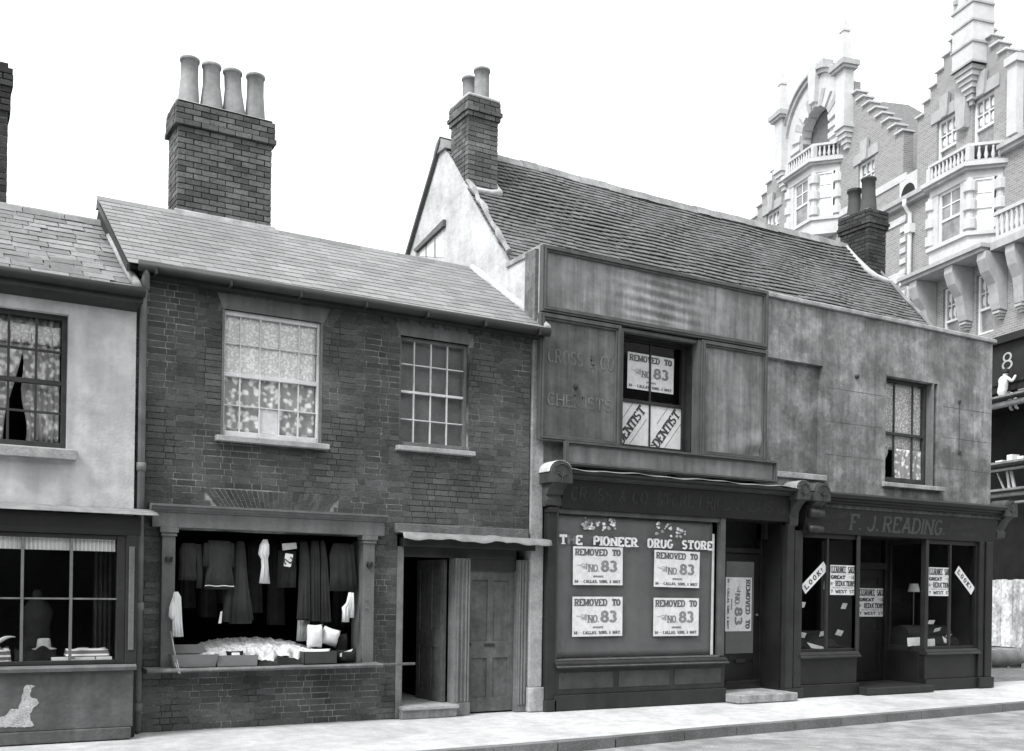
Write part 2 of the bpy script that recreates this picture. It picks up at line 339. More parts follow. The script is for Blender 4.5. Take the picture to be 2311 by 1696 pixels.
m_brass = M('tarnished_brass', .3, .4, [(8, .2)], metal=.8)
lace = lace_mat('figured_lace', .32, .88, 15, .5); net = lace_mat('sprigged_net', .62, .9, 34, .55); spot = lace_mat('spotted_net', .35, .7, 34, .5)
valance = stripe_mat('pleated_valance', .5, .7, 0, 150); ticking = stripe_mat('striped_ticking', .13, .72, 2, 110)

# ------------------------------------------------------------------ the setting
def KY(x):                                                  # kerb line
    ks = [(-30, -2.75), (-2.2, -2.54), (-.6, -2.5), (1.6, -2.3), (5.1, -2.13), (8.7, -1.94), (16, -1.7), (60, -.6)]
    for (a, b), (c, d) in zip(ks, ks[1:]):
        if a <= x <= c: return b + (d - b) * (x - a) / (c - a)
    return -2.5
m_pave = M('pale_paving', .47, .9, [(.3, .2), (1.2, .12), (6, .08, .42, .6), (40, .1)], bump=(25, .2))
m_road = M('dusty_macadam', .27, .95, [(.5, .25), (2.2, .2, .4, .6), (9, .15), (60, .25)], bump=(30, .6))
m_kerb = M('granite_kerb', .17, .85, [(2, .25), (40, .25)], var=.15, bump=(40, .4))
m_gnd = M('bare_ground', .2, .95, [(.5, .3), (4, .3), (30, .3)], bump=(12, .8))
MB().box(-400, 400, -400, 400, -.6, -.2).build('ground', m_gnd, kind='structure')
b = MB(); xs = [-30 + i * 1.5 for i in range(61)]
for a, c in zip(xs, xs[1:]):
    b.add([(a, -40, -.13), (c, -40, -.13), (c, KY(c) + .02, -.155), (a, KY(a) + .02, -.155)], [(0, 1, 2, 3)])
b.build('road', m_road, merge=True, kind='structure')
b = MB(); rnd = random.Random(3)
for a, c in zip(xs, xs[1:]):
    for s0, s1, in ((0, 1),):
        b.add([(a, KY(a) + .15, -.03), (c, KY(c) + .15, -.03), (c, .6, 0), (a, .6, 0)], [(0, 1, 2, 3)])
pav = b.build('pavement', m_pave, merge=True, kind='structure')
kerb = MB().box(-30, -29, KY(-30) + .01, KY(-30) + .14, -.3, -.028).build('kerb', m_kerb, kind='structure')
km = piece_meshes('kerb_stone', m_kerb, 5, .012); ms = []; x = -9.
while x < 22:
    l = rnd.uniform(.75, 1.15); y = KY(x + l / 2); ang = math.atan2(KY(x + l) - KY(x), l)
    ms.append(TRS((x + l / 2, y + .075, -.165), (l - .012, .15, .275), (0, 0, ang))); x += l
pieces(kerb, 'kerb_stone', ms, km)

# ------------------------------------------------------------------ shared builders
def flemish(x0, x1, z0, z1, y, holes, ch=.0755, bl=.225, hd=.112, depth=.1, jit=.002):
    out = []; r = random.Random(int(abs(x0) * 100)); n = int((z1 - z0) / ch)
    for i in range(n):
        za = z0 + i * ch; zc = za + ch / 2; x = x0 - (0 if i % 2 else (bl + hd) / 2 + .03); k = i % 2
        cuts = [(a, b) for a, b, c, d in holes if c - .02 < zc < d + .02]
        while x < x1:
            l = (bl if k % 2 == 0 else hd) * r.uniform(.95, 1.05); a, c = max(x, x0), min(x + l, x1); k += 1; x += l
            segs = [(a, c)]
            for p, q in cuts:
                ns = []
                for s, e in segs:
                    if e <= p or s >= q: ns.append((s, e)); continue
                    if s < p: ns.append((s, p))
                    if e > q: ns.append((q, e))
                segs = ns
            for s, e in segs:
                if e - s > .03:
                    dz = .0015 * math.sin(s * 3 + i)
                    out.append(TRS(((s + e) / 2, y + depth / 2 + r.uniform(-1, 1) * jit, zc + dz), (e - s - .0075, depth, ch - .008), (0, r.uniform(-.008, .008), r.uniform(-.006, .006))))
    return out
def stack(parent, x0, x1, y0, y1, z0, z1, caps, mat, mort, name='chimney', ch=.078, jit=.003):
    """brick chimney stack; caps = [(z from, z to, overhang)] oversailing courses"""
    body = MB().box(x0 + .012, x1 - .012, y0 + .012, y1 - .012, z0, z1 - .02).build(name, mort, parent)
    r = random.Random(int(x0 * 50 + 999)); ms = []; n = int(round((z1 - z0) / ch))
    for i in range(n):
        z = z0 + (i + .5) * ch; o = 0
        for a, c, ov in caps:
            if a <= z <= c: o = ov
        for side, (a, c) in enumerate((((x0 - o), (x1 + o)), ((y0 - o + .105), (y1 + o - .105)))):
            L_ = c - a; k = max(1, round(L_ / .225)); w_ = L_ / k; t0 = a - (w_ / 2 if (i + side) % 2 else 0); j = 0
            while t0 < c - .01:
                s, e = max(t0, a), min(t0 + w_, c); t0 += w_
                if e - s < .03: continue
                for f in (0, 1):
                    if side == 0: p = ((s + e) / 2, (y0 - o + .052) if f == 0 else (y1 + o - .052), z); sc = (e - s - .01, .104, ch - .011)
                    else: p = ((x0 - o + .052) if f == 0 else (x1 + o - .052), (s + e) / 2, z); sc = (.104, e - s - .01, ch - .011)
                    ms.append(TRS((p[0] + r.uniform(-1, 1) * jit, p[1] + r.uniform(-1, 1) * jit, z + r.uniform(-1, 1) * .001), sc, (0, 0, r.uniform(-.012, .012))))
    pieces(body, 'brick', ms, piece_meshes('brick', mat, 6, .035), 300)
    return body
def pot(parent, x, y, z0, z1, r0, r1, mat, name='chimney_pot', lean=(0, 0)):
    h = z1 - z0
    prof = [(r0, z0), (r0 * .99, z0 + h * .08), ((r0 + r1) * .49, z0 + h * .35), (r1 * .97, z0 + h * .6), (r1 * .97, z1 - .05), (r1 * 1.1, z1 - .045), (r1 * 1.12, z1 - .012), (r1 * 1.05, z1), (r1 * .85, z1), (r1 * .82, z1 - .15)]
    return MB().lathe(x, y, prof, 20, lean).build(name, mat, parent, smooth=True)
def roof_pieces(x0, x1, y0, z0, y1, z1, gauge, width, thick, seed, wob=0., jit=.004, skew=None, lap=1.7, rows_skip=0, wr=.0, tilt=.8):
    """courses of slates or tiles from eave (y0,z0) up to ridge (y1,z1)"""
    r = random.Random(seed); L_ = math.hypot(y1 - y0, z1 - z0); pit = math.atan2(z1 - z0, y1 - y0); n = int(L_ / gauge); out = []
    ux = Vector((0, math.cos(pit), math.sin(pit))); nv = Vector((0, -math.sin(pit), math.cos(pit)))
    for i in range(n + 1):
        s = i * gauge; a = x0 + (skew(s / L_)[0] if skew else 0); c = x1 + (skew(s / L_)[1] if skew else 0); x = a - (width / 2 if i % 2 else 0)
        while x < c:
            wv = width * r.uniform(1 - wr, 1 + wr)
            p, q = max(x, a), min(x + wv, c); x += wv
            if q - p < width * .2: continue
            xm = (p + q) / 2
            lift = wob * (math.sin(xm * 1.7 + i * .12) * .5 + 1.5 * math.sin(xm * .63 + i * .21 + 1) + .35 * math.sin(xm * 4.1 - i * .5)) if wob else 0
            ds = wob * .6 * math.sin(xm * 2.3 + i * .35) + wob * .5 * math.sin(xm * 5.3 + i)
            cen = Vector((xm, y0, z0)) + ux * (s + gauge * lap / 2 + ds + r.uniform(-1, 1) * jit) + nv * (lift + thick * .75 + r.uniform(0, 1) * jit)
            out.append(TRS(cen, (q - p - .004, gauge * lap, thick), (pit - tilt * thick / gauge + r.uniform(-1, 1) * jit * 2, r.uniform(-1, 1) * jit * 3, r.uniform(-1, 1) * jit * 4)))
    return out
def window(parent, x0, x1, z0, z1, y, vx, hz, fw, bw_, fmat, bmat=None, pane=True, meet=None, name='window', d=.06, gm=None):
    """frame with glazing bars at vx / hz (meet = height of the meeting rail); every light is a pane of its own"""
    bmat = bmat or fmat
    f = MB(); f.box(x0, x0 + fw, y - .03, y + d, z0, z1).box(x1 - fw, x1, y - .03, y + d, z0, z1).box(x0 + fw, x1 - fw, y - .03, y + d, z1 - fw, z1).box(x0 + fw, x1 - fw, y - .035, y + d, z0, z0 + fw * 1.3)
    win = f.build(name, fmat, parent, bevel=.004)
    xa, xb, za, zb = x0 + fw, x1 - fw, z0 + fw * 1.3, z1 - fw
    if meet: MB().box(xa, xb, y - .022, y + .04, meet - .028, meet + .022).build('meeting_rail', fmat, win, bevel=.003)
    for v in vx: MB().box(v - bw_ / 2, v + bw_ / 2, y - .012, y + .022, za, zb).build('glazing_bar', bmat, win)
    hz = [h for h in hz]
    for h in hz: MB().box(xa, xb, y - .010, y + .020, h - bw_ / 2, h + bw_ / 2).build('glazing_bar', bmat, win)
    if pane:
        X = [xa] + sorted(vx) + [xb]; Z = sorted([za, zb] + hz + ([meet] if meet else []))
        for a, c in zip(X, X[1:]):
            for p, q in zip(Z, Z[1:]): MB().box(a + bw_ * .3, c - bw_ * .3, y + .003, y + .007, p + bw_ * .3, q - bw_ * .3).build('pane', gm or GLASS, win)
    return win
def sill(parent, x0, x1, z0, z1, y, mat=None):
    return MB().prof_x([(y - .11, z0), (y - .11, z1 - .015), (y + .1, z1), (y + .1, z0)], x0, x1).build('sill', mat or m_sill, parent, bevel=.006)
def curtain(name, x0, x1, z0, z1, y, mat, label, folds=8, amp=.015, hem=0., cat='curtain', group=None, gather=None):
    """hanging cloth; gather(v) narrows or shifts it (returns left, right at height fraction v)"""
    def fn(u, v):
        a, c = gather(v) if gather else (x0, x1)
        x = a + (c - a) * u; z = z0 + (z1 - z0) * v + (hem * abs(math.sin(u * folds * 3.1)) if v < .02 else 0)
        return (x, y + amp * math.sin(u * folds * 6.283) * (1 - .3 * v), z)
    t = dict(label=label, cat=cat)
    if group: t['group'] = group
    return MB().sheet(max(12, folds * 6), 14, fn, (0, .004, 0)).build(name, mat, smooth=True, **t)

# ------------------------------------------------------------------ the rendered house at the left edge
lh = thing('rendered_house', (-7, 0, 0), 'pale rendered house at the left edge with slate roof and shop window', 'house')
WL = (-6.93, -5.775, 3.19, 4.67)
b = MB().wall(-9.5, -5.06, 2.40, 4.98, -.1, .15, [WL]); b.box(-9.5, -9.3, .15, 4.2, 0, 6.2).box(-9.5, -5.1, 4.0, 4.2, 0, 5.2).box(-9.3, -5.1, .15, 4.0, 2.55, 2.7); b.build('wall', m_render, lh, bevel=.01)
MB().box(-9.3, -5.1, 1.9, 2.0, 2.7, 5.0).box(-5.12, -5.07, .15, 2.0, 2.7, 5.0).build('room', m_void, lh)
wl = window(lh, *WL, .02, [-6.64, -6.36, -6.085], [3.585, 4.262], .05, .024, m_sash, meet=3.92)
MB().prof_x([(-.21, 3.06), (-.21, 3.17), (-.08, 3.19), (-.08, 3.06)], -7.1, -5.68).build('sill', m_sill, wl, bevel=.008)
MB().box(-9.5, -5.03, -.32, -.1, 4.86, 4.98).prof_x([(-.1, 4.84), (-.22, 4.86), (-.1, 4.80)], -9.5, -5.05).build('eaves_board', m_iron, lh)
MB().tube([(-9.5, -.36, 4.985), (-5.02, -.36, 4.965)], .055, 10).build('gutter', m_iron, lh, smooth=True)
# roof
b = MB().prof_x([(-.3, 4.975), (2., 6.38), (4.4, 4.975)], -9.5, -5.07); rf = b.build('roof', m_under, lh)
ms = roof_pieces(-9.5, -5.05, -.36, 4.99, 2.0, 6.40, .2, .3, .009, 5, jit=.004, lap=1.5, wr=.35, wob=.012)
pieces(rf, 'slate', ms, piece_meshes('slate', m_slate2, 6, .05))
for i in range(9):
    xa = -9.5 + i * .49
    MB().extrude([(xa, 1.86, 6.30), (xa, 1.93, 6.42), (xa, 2.0, 6.46), (xa, 2.07, 6.42), (xa, 2.14, 6.30), (xa, 2.0, 6.38)], (.48, 0, .0)).build('ridge_tile', m_ridge, rf)
# mortar fillet where its roof meets the taller roof
MB().tube([(-5.09, -.32, 5.03), (-5.12, .2, 5.38), (-5.13, .8, 5.74), (-5.15, 1.3, 6.05)], [.05, .06, .045, .03], 7).build('mortar_fillet', m_stone, rf, smooth=True)
# its chimney, cut by the left edge
xr = P(18, 350, 2.15)[0]; zt = P(10, 140, 2.15)[1]
c0 = stack(lh, xr - .9, xr, 2.15, 2.7, 6.1, zt, [(zt - .32, zt - .08, .05), (zt - .62, zt - .32, .03)], m_brickd, m_mortar)
pot(c0, xr - .27, 2.4, zt - .02, zt + .7, .15, .12, m_potd)
# shopfront
YS = -.45
b = MB().box(-9.5, -5.10, YS, -.1, .13, .76).box(-9.5, -5.12, YS - .025, -.1, 0, .13); b.build('stall_riser', m_stall, lh, bevel=.01)
def zl(x, y): return P(x / 5.328, 1380 + y / 5.329, YS - .004)
poly = [(300, 890), (380, 885), (430, 905), (372, 925), (368, 1030), (450, 1062), (470, 1105), (405, 1150), (362, 1235), (370, 1310), (412, 1370), (380, 1395), (-200, 1395), (-200, 1330), (60, 1260), (130, 1185), (220, 1165), (255, 1075), (280, 975)]
pr = random.Random(2); fine = []
for (a_, b_), (c_, d_) in zip(poly, poly[1:] + poly[:1]):
    nn_ = max(1, int(math.hypot(c_ - a_, d_ - b_) / 22))
    for k_ in range(nn_): fine.append((a_ + (c_ - a_) * k_ / nn_ + pr.uniform(-7, 7), b_ + (d_ - b_) * k_ / nn_ + pr.uniform(-7, 7)))
MB().extrude([(zl(*q)[0], YS - .003, zl(*q)[1]) for q in fine], (0, .006, 0)).build('bare_plaster_patch', m_bare, lh, label='pale patch where the paint has flaked off')
MB().prof_x([(YS - .06, .76), (YS - .07, .80), (YS - .03, .825), (-.1, .835), (-.1, .76)], -9.5, -5.08).build('sill', m_shopgrey, lh, bevel=.004)
sw = MB().box(-5.29, -5.20, YS - .01, YS + .08, .83, 2.24).box(-9.5, -5.29, YS, YS + .07, .83, .875).box(-9.5, -5.29, YS, YS + .07, 2.19, 2.24).build('shop_window', m_dark, lh, bevel=.006)
for v in (-6.71, -6.235, -5.756): MB().box(v - .013, v + .013, YS - .005, YS + .05, .875, 2.19).build('glazing_bar', m_shopgrey, sw)
MB().box(-9.5, -5.29, YS + .002, YS + .045, 1.532, 1.550).build('glazing_bar', m_wgrey, sw)
for a, c in ((-7.2, -6.72), (-6.70, -6.245), (-6.225, -5.766), (-5.746, -5.29)):
    for p, q in ((.875, 1.533), (1.549, 2.19)): MB().box(a, c, YS + .02, YS + .024, p, q).build('pane', GLASS, sw)
pl = MB().box(-5.20, -5.08, YS - .03, YS + .12, .83, 2.24).build('pilaster', m_dark, lh, bevel=.006)
MB().box(-5.17, -5.112, YS - .042, YS - .025, .98, 2.12).build('pilaster_panel', m_shopgrey, pl, bevel=.006)
MB().prof_x([(YS - .03, 2.24), (YS - .05, 2.30), (YS - .05, 2.46), (-.1, 2.46), (-.1, 2.24)], -9.5, -5.05).build('fascia', m_black, lh, bevel=.006)
def fl(u, v):
    x = -9.5 + 4.62 * u; r_ = .012 * math.sin(x * 5) + .01 * math.sin(x * 13)
    return (x, -.1 - .48 * v, 2.56 - .075 * v - (.018 + r_ if v > .97 else 0) + r_ * v)
MB().sheet(60, 6, fl, (0, 0, .006)).build('lead_flashing', m_lead, lh, smooth=True)
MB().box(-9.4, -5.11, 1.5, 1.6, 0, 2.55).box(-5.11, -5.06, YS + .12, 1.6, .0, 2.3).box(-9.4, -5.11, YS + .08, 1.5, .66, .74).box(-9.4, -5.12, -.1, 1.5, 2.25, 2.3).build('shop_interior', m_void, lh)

# ------------------------------------------------------------------ the brick house
bh = thing('brick_house', (-2.4, 0, 0), 'old dark brick house with slate roof between the pale house and the chemist shop', 'house')
W1 = (-4.06, -2.80, 3.505, 5.015); W2 = (-1.74, -.725, 3.575, 5.01); SH = (-4.59, -2.20, .74, 2.36); DR = (-1.745, .29, -.05, 2.42)
holes = [W1, W2, SH, DR]
bwall = MB().wall(-5.055, .25, -.05, 5.25, .005, .26, holes); bwall.box(-5.05, .4, 4.0, 4.2, 0, 5.2).box(-5.05, -4.95, .26, 4, 0, 5.4)
bw_o = bwall.build('wall', m_mortar, bh)
arch = [(-4.10, -2.70, 2.60, 2.69), (-4.17, -2.63, 2.69, 2.77), (-4.24, -2.565, 2.77, 2.86)]
lin = [(-4.10, -2.74, 5.015, 5.20), (-1.80, -.67, 5.01, 5.2)]
ms = flemish(-5.055, .25, .0, 5.25, 0, holes + arch + lin)
pieces(bw_o, 'brick', ms, piece_meshes('brick', m_brick, 8, .03), 300)
for a, c, p, q in lin: MB().extrude([(a + .05, -.004, p), (c - .05, -.004, p), (c + .03, -.004, q), (a - .03, -.004, q)], (0, .1, 0)).build('lintel', m_lintel, bh, bevel=.004)
# flat arch of fanned bricks over the shop
am = []; n = 26
for i in range(n):
    for k in range(2):
        f0, f1 = i / n, (i + 1) / n; h0, h1 = (2.615, 2.735) if k == 0 else (2.735, 2.862)
        def ax(f, z): s = (z - 2.615) / .247; return -4.06 - .21 * s + (1.33 + .385 * s) * f
        zz = [(h0 + .003), (h1 - .003)]
        if i % 2: zz = [h0 + .003 + (.03 if k else 0), h1 - .003 + (.0 if k else .03)]
        else: zz = [h0 + .003, h1 - .003] if k == 0 else [h0 + .003, h1 - .003]
        q = [(ax(f0, zz[0]) + .004, -.002, zz[0]), (ax(f1, zz[0]) - .004, -.002, zz[0]), (ax(f1, zz[1]) - .004, -.002, zz[1]), (ax(f0, zz[1]) + .004, -.002, zz[1])]
        MB().extrude(q, (0, .05, 0)).build('arch_brick', m_brick, bw_o)
MB().extrude([(-4.06, .002, 2.61), (-2.73, .002, 2.61), (-2.56, .002, 2.865), (-4.265, .002, 2.865)], (0, .02, 0)).build('arch_mortar', m_mortar, bw_o)
# rooms behind the openings
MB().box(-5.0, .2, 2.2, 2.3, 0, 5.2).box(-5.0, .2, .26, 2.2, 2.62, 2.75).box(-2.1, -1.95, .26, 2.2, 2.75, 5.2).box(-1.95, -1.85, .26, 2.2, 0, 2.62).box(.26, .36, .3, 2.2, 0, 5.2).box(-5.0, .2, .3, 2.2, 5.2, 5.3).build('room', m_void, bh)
# upper windows
w1 = window(bh, *W1, .075, [-3.82, -3.575, -3.33, -3.085], [3.885, 4.63], .05, .013, m_white, meet=4.255)
sill(w1, -4.13, -2.73, 3.425, 3.505, 0)
MB().box(-2.83, -2.801, .0, .11, 3.505, 5.01).box(-4.059, -4.03, .0, .11, 3.505, 5.01).build('reveal_lining', m_wgrey, w1)
w2 = window(bh, *W2, .09, [-1.50, -1.255, -1.01], [3.935, 4.66], .045, .012, m_wgrey, bmat=m_white, meet=None, gm=None)
MB().box(-1.7, -.77, .075, .12, 4.282, 4.312).build('meeting_rail', m_white, w2)
sill(w2, -1.79, -.66, 3.50, 3.575, 0)
# eaves
MB().box(-5.03, .36, -.17, .0, 5.215, 5.30).build('fascia_board', m_iron, bh)
for i in range(13): MB().box(-2.0 + i * .18, -1.93 + i * .18, -.04, .02, 5.16, 5.213).build('dentil_brick', m_brick, bh)
gut = MB().tube([(-5.07, -.235, 5.30), (.40, -.235, 5.285)], .062, 12).build('gutter', m_iron, bh, smooth=True)
for i in range(7): MB().box(-4.9 + i * .85, -4.875 + i * .85, -.31, -.17, 5.215, 5.30).build('gutter_bracket', m_iron, gut)
rf = MB().prof_x([(-.2, 5.29), (2.0, 6.69), (4.3, 5.29)], -5.15, .43).build('roof', m_under, bh)
ms = roof_pieces(-5.18, .42, -.24, 5.31, 1.98, 6.715, .168, .26, .008, 11, jit=.0015, lap=1.5, wob=.003)
pieces(rf, 'slate', ms, piece_meshes('slate', m_slate, 6, .015))
for i in range(9): MB().extrude([(-5.18 + i * .605, 1.86, 6.62), (-5.18 + i * .605, 1.95, 6.745), (-5.18 + i * .605, 2.05, 6.745), (-5.18 + i * .605, 2.14, 6.62)], (.6, 0, 0)).build('ridge_tile', m_slate, rf)
MB().extrude([(-5.16, -.2, 5.22), (-5.16, 1.98, 6.62), (-5.16, 1.98, 6.70), (-5.16, -.2, 5.30)], (-.03, 0, 0)).extrude([(-5.14, 2.0, 6.72), (-5.14, 2.3, 6.53), (-5.14, 2.3, 6.2), (-5.14, 2.0, 6.2)], (.05, 0, 0)).build('verge_board', m_iron, rf)
# mortar fillet up against the chemist gable
def mf(k): return [(.40, -.2, 5.36), (.40, .5, 5.80), (.39, 1.1, 6.17), (.37, 1.7, 6.56), (.36, 2.0, 6.76)][k]
MB().tube([mf(k) for k in range(5)], [.05, .075, .06, .075, .05], 8).build('mortar_fillet', m_gable, rf, smooth=True)
# chimney with four pots
c1 = stack(bh, -4.17, -2.86, 2.02, 2.60, 6.62, 8.29, [(7.96, 8.29, .035), (7.96, 8.05, .05), (6.62, 6.80, .03)], m_brickc, m_mortard)
MB().prof_x([(1.92, 6.70), (1.95, 6.77), (2.025, 6.81), (2.06, 6.60)], -4.2, -2.82).build('mortar_flaunching', m_stone, c1, bevel=.01)
MB().prof_x([(2.0, 8.28), (2.12, 8.34), (2.5, 8.34), (2.62, 8.28)], -4.17, -2.86).build('mortar_bed', m_stone, c1)
for px_, py_, ln, rb_ in ((1415, 112, (.02, 0), .15), (1578, 158, (-.01, 0), .165), (1735, 205, (-.05, 0), .165), (1905, 238, (0, 0), .145)):
    x, zt_ = P(px_ / 3.303, 100 + py_ / 3.303, 2.3); pot(c1, x - ln[0] * .6, 2.3, 8.31, zt_, rb_, .122, m_pot, lean=ln)
# downpipe in the corner between the two houses
dp = MB().tube([(-4.99, -.24, 5.28), (-4.985, -.22, 5.2), (-4.98, -.09, 5.03), (-4.98, -.07, 4.9), (-4.98, -.07, .02)], .043, 10).build('downpipe', m_pipe, bh, smooth=True)
for z in (5.12, 3.05, 1.45, .3): MB().lathe(-4.98, -.07 if z < 5 else -.13, [(.044, z - .05), (.056, z - .045), (.056, z + .045), (.044, z + .05)], 12).build('pipe_collar', m_pipe, dp, smooth=True)
# open shop front
MB().box(-4.86, -1.98, -.13, .05, 2.37, 2.545).build('fascia', m_shopgrey, bh, bevel=.005)
MB().prof_x([(0, 2.545), (-.14, 2.545), (-.15, 2.565), (-.17, 2.575), (-.18, 2.60), (-.2, 2.61), (-.2, 2.635), (0, 2.65)], -4.88, -1.96).build('cornice', m_shopgrey, bh)
for k, (a, c) in enumerate(((-4.74, -4.59), (-2.25, -2.10))):
    p = MB().box(a, c, -.10, .3, .74, 2.30).build('pilaster', m_shopgrey, bh, bevel=.006)
    MB().box(a - .015, c + .015, -.12, .05, 2.27, 2.295).box(a - .03, c + .03, -.13, .05, 2.31, 2.37).box(a - .01, c + .01, -.115, .05, 2.295, 2.312).build('capital', m_shopgrey, p, bevel=.004)
    MB().box(a + .04, c - .04, -.135, -.10, 1.97, 2.0).box(a + .04, a + .055, -.15, -.1, 1.97, 2.03).box(c - .055, c - .04, -.15, -.1, 1.97, 2.03).build('hook_plate', m_iron, p)
for z in (1.55, 1.45): MB().lathe(-2.215, -.115, [(.0, z - .012), (.012, z - .008), (.012, z + .008), (.0, z + .012)], 8, caps=False).build('brass_knob', m_brass, p)
MB().prof_x([(-.30, .715), (-.315, .73), (-.30, .748), (.35, .755), (.35, .70), (-.30, .70)], -4.93, -2.05).build('counter_shelf', m_wgrey, bh, bevel=.004)
MB().tube([(-4.93, -.31, .722), (-1.60, -.28, .735)], .017, 8).build('counter_rail', m_wgrey, bh, smooth=True)
# two doors under one lead hood
MB().box(-1.79, .23, -.05, .05, 2.42, 2.55).build('lintel_beam', m_oak, bh, bevel=.01)
def hd(u, v):
    x = -1.76 + 2.26 * u; r_ = .012 * math.sin(x * 7) + .008 * math.sin(x * 19)
    return (x, .0 - .24 * v, 2.445 - .03 * v - (.07 + r_ if v > .95 else 0) - .02 * u + (.012 if abs(x + .35) < .08 else 0))
MB().sheet(40, 8, hd, (0, 0, .006)).build('lead_hood', m_lead, bh, smooth=True)
MB().box(-1.70, .30, -.12, .1, 2.25, 2.37).build('hood_board', m_dark, bh)
MB().box(-1.745, -1.655, -.02, .16, 0, 2.25).build('door_jamb', m_wgrey, bh, bevel=.008)
pm = MB().box(-.895, -.665, -.02, .18, .0, 2.12)
for x in (-.86, -.80, -.74, -.70): pm.box(x, x + .022, -.038, -.02, .18, 2.1)
pm.box(-.9, -.66, -.05, .0, 0, .17)
pm.build('door_post', m_wgrey, bh, bevel=.004)
j = MB().box(.095, .285, .0, .18, 0, 2.12)
for x in (.11, .15, .2): j.box(x, x + .025, -.02, .0, .1, 2.1)
j.build('door_jamb', m_wgrey, bh, bevel=.004)
MB().box(-1.655, .095, .05, .16, 2.12, 2.25).box(-.665, .095, .06, .16, 1.965, 2.12).build('transom', m_dark, bh, bevel=.004)
def door(parent, name, M4, wd, ht, mat, panels, th=.045, **kw):
    xf = lambda x, y, z: tuple(M4 @ Vector((x, y, z)))
    d = MB(xf); holes_ = [(a * wd, b_ * wd, c * ht, e * ht) for a, b_, c, e in panels]
    d.wall(0, wd, 0, ht, 0, th, holes_)
    o = d.build(name, mat, parent, **kw)
    for a, b_, c, e in holes_: MB(xf).box(a, b_, .018, .03, c, e).build('door_panel', mat, o)
    return o
d2 = door(bh, 'door', Matrix.Translation((-.663, .10, .02)), .756, 1.945, m_door, [(.12, .44, .1, .38), (.56, .88, .1, .38), (.12, .44, .5, .93), (.56, .88, .5, .93)], label='closed worn panelled door')
MB().box(-.37, -.21, .088, .10, .92, .955).build('letter_slot', m_iron, d2)
MB().lathe(-.60, .085, [(.0, .93), (.02, .935), (.02, .965), (0, .97)], 8, caps=False).build('door_knob', m_iron, d2)
d1 = door(bh, 'door', Matrix.Translation((-.93, .17, .17)) @ Matrix.Rotation(math.radians(180 - 86), 4, 'Z'), .74, 1.93, m_door, [(.12, .44, .08, .38), (.56, .88, .08, .38), (.12, .44, .5, .93), (.56, .88, .5, .93)], label='panelled door standing open into the dark passage')
MB().box(-1.70, -.88, -.16, 1.6, .115, .16).build('door_step', m_sill, bh, bevel=.008)
MB().box(-1.69, -.89, -.10, .2, 0, .115).build('step_riser', m_stone, bh)
# ------------------------------------------------------------------ what hangs and lies in the open shop
def ze(x, y, Y): u, v = 370 + x / 4.6896, 1180 + y / 4.689; return P(u, v, Y)
def garment(name, mat, lv, Y, label, depth=.09, rip=.012, nf=5, parts=(), cat='garment', group='clothes hung in the open shop', seed=0):
    """hanging cloth body: lv = [(photo row, left column, right column)] in the shop close-up; parts = further tubes (sleeves)"""
    mb = MB()
    for lv_, rp in [(lv, rip)] + [(p, rip * .5) for p in parts]:
        n = 40; b0 = len(mb.v)
        pts = []
        for y, l, r in lv_:
            xa, z = ze(l, y, Y); xb, _ = ze(r, y, Y); pts.append((xa, xb, z))
        for i, (xa, xb, z) in enumerate(pts):
            f = i / (len(pts) - 1)
            for k in range(n):
                t = 2 * math.pi * k / n; ct, st = math.cos(t), math.sin(t)
                xx = (xa + xb) / 2 + (xb - xa) / 2 * math.copysign(abs(ct) ** .8, ct)
                yy = Y + depth * .5 * st * (1 if len(lv_) < 3 or 0 < i else .5) * min(1, (xb - xa) / .12) + rp * (0.3 + f) * math.sin((xx - xa) * 6.283 * nf / max(.1, xb - xa) + seed)
                mb.v.append((xx, yy, z + .006 * math.sin(k * 1.7 + i)))
        for i in range(len(pts) - 1):
            for k in range(n): mb.f.append((b0 + i * n + k, b0 + i * n + (k + 1) % n, b0 + (i + 1) * n + (k + 1) % n, b0 + (i + 1) * n + k))
        mb.f.append(tuple(b0 + k for k in range(n))); mb.f.append(tuple(b0 + (len(pts) - 1) * n + k for k in range(n - 1, -1, -1)))
    return mb.build(name, mat, smooth=True, label=label, cat=cat, group=group)
garment('jacket', m_cloth2, [(215, 190, 330), (300, 160, 345), (450, 170, 335), (540, 160, 345), (605, 150, 350)], .10, 'dark fitted jacket hung at the far left of the open shop', parts=[[(230, 320, 400), (450, 345, 410), (690, 340, 405)]], nf=6)
g = garment('dress', m_cloth2, [(190, 470, 700), (300, 440, 740), (450, 470, 715), (560, 445, 730), (700, 425, 745)], .06, 'dark child dress with a white braid near the hem', parts=[[(220, 420, 480), (460, 410, 470)], [(220, 690, 745), (470, 690, 745)]], nf=7)
xa, z = ze(432, 668, .0); xb, _ = ze(738, 668, .0); pts = [(xa + (xb - xa) * i / 12, -.01 + .012 * math.sin(i * 1.9), z + .004 * math.sin(i)) for i in range(13)]
MB().tube(pts, .006, 6).build('braid', m_linen, g)
garment('overcoat', m_cloth2, [(200, 770, 850), (320, 740, 865), (600, 730, 885), (800, 705, 905), (1068, 690, 930)], .14, 'long dark overcoat hung behind the braided dress', parts=[[(650, 650, 720), (1050, 610, 700)], [(700, 860, 900), (1030, 890, 950)]], nf=5)
garment('blouse', m_linen, [(180, 1050, 1095), (240, 1015, 1110), (330, 1000, 1110), (380, 1030, 1100), (470, 1035, 1105), (640, 1012, 1118)], -.02, 'white blouse hanging in the middle of the open shop', depth=.11, nf=4)
garment('trousers', m_cloth, [(300, 1210, 1400), (450, 1205, 1395), (685, 1200, 1300)], .16, 'short dark trousers hanging behind the numbered ticket', parts=[[(450, 1300, 1400), (685, 1305, 1395)]], nf=3)
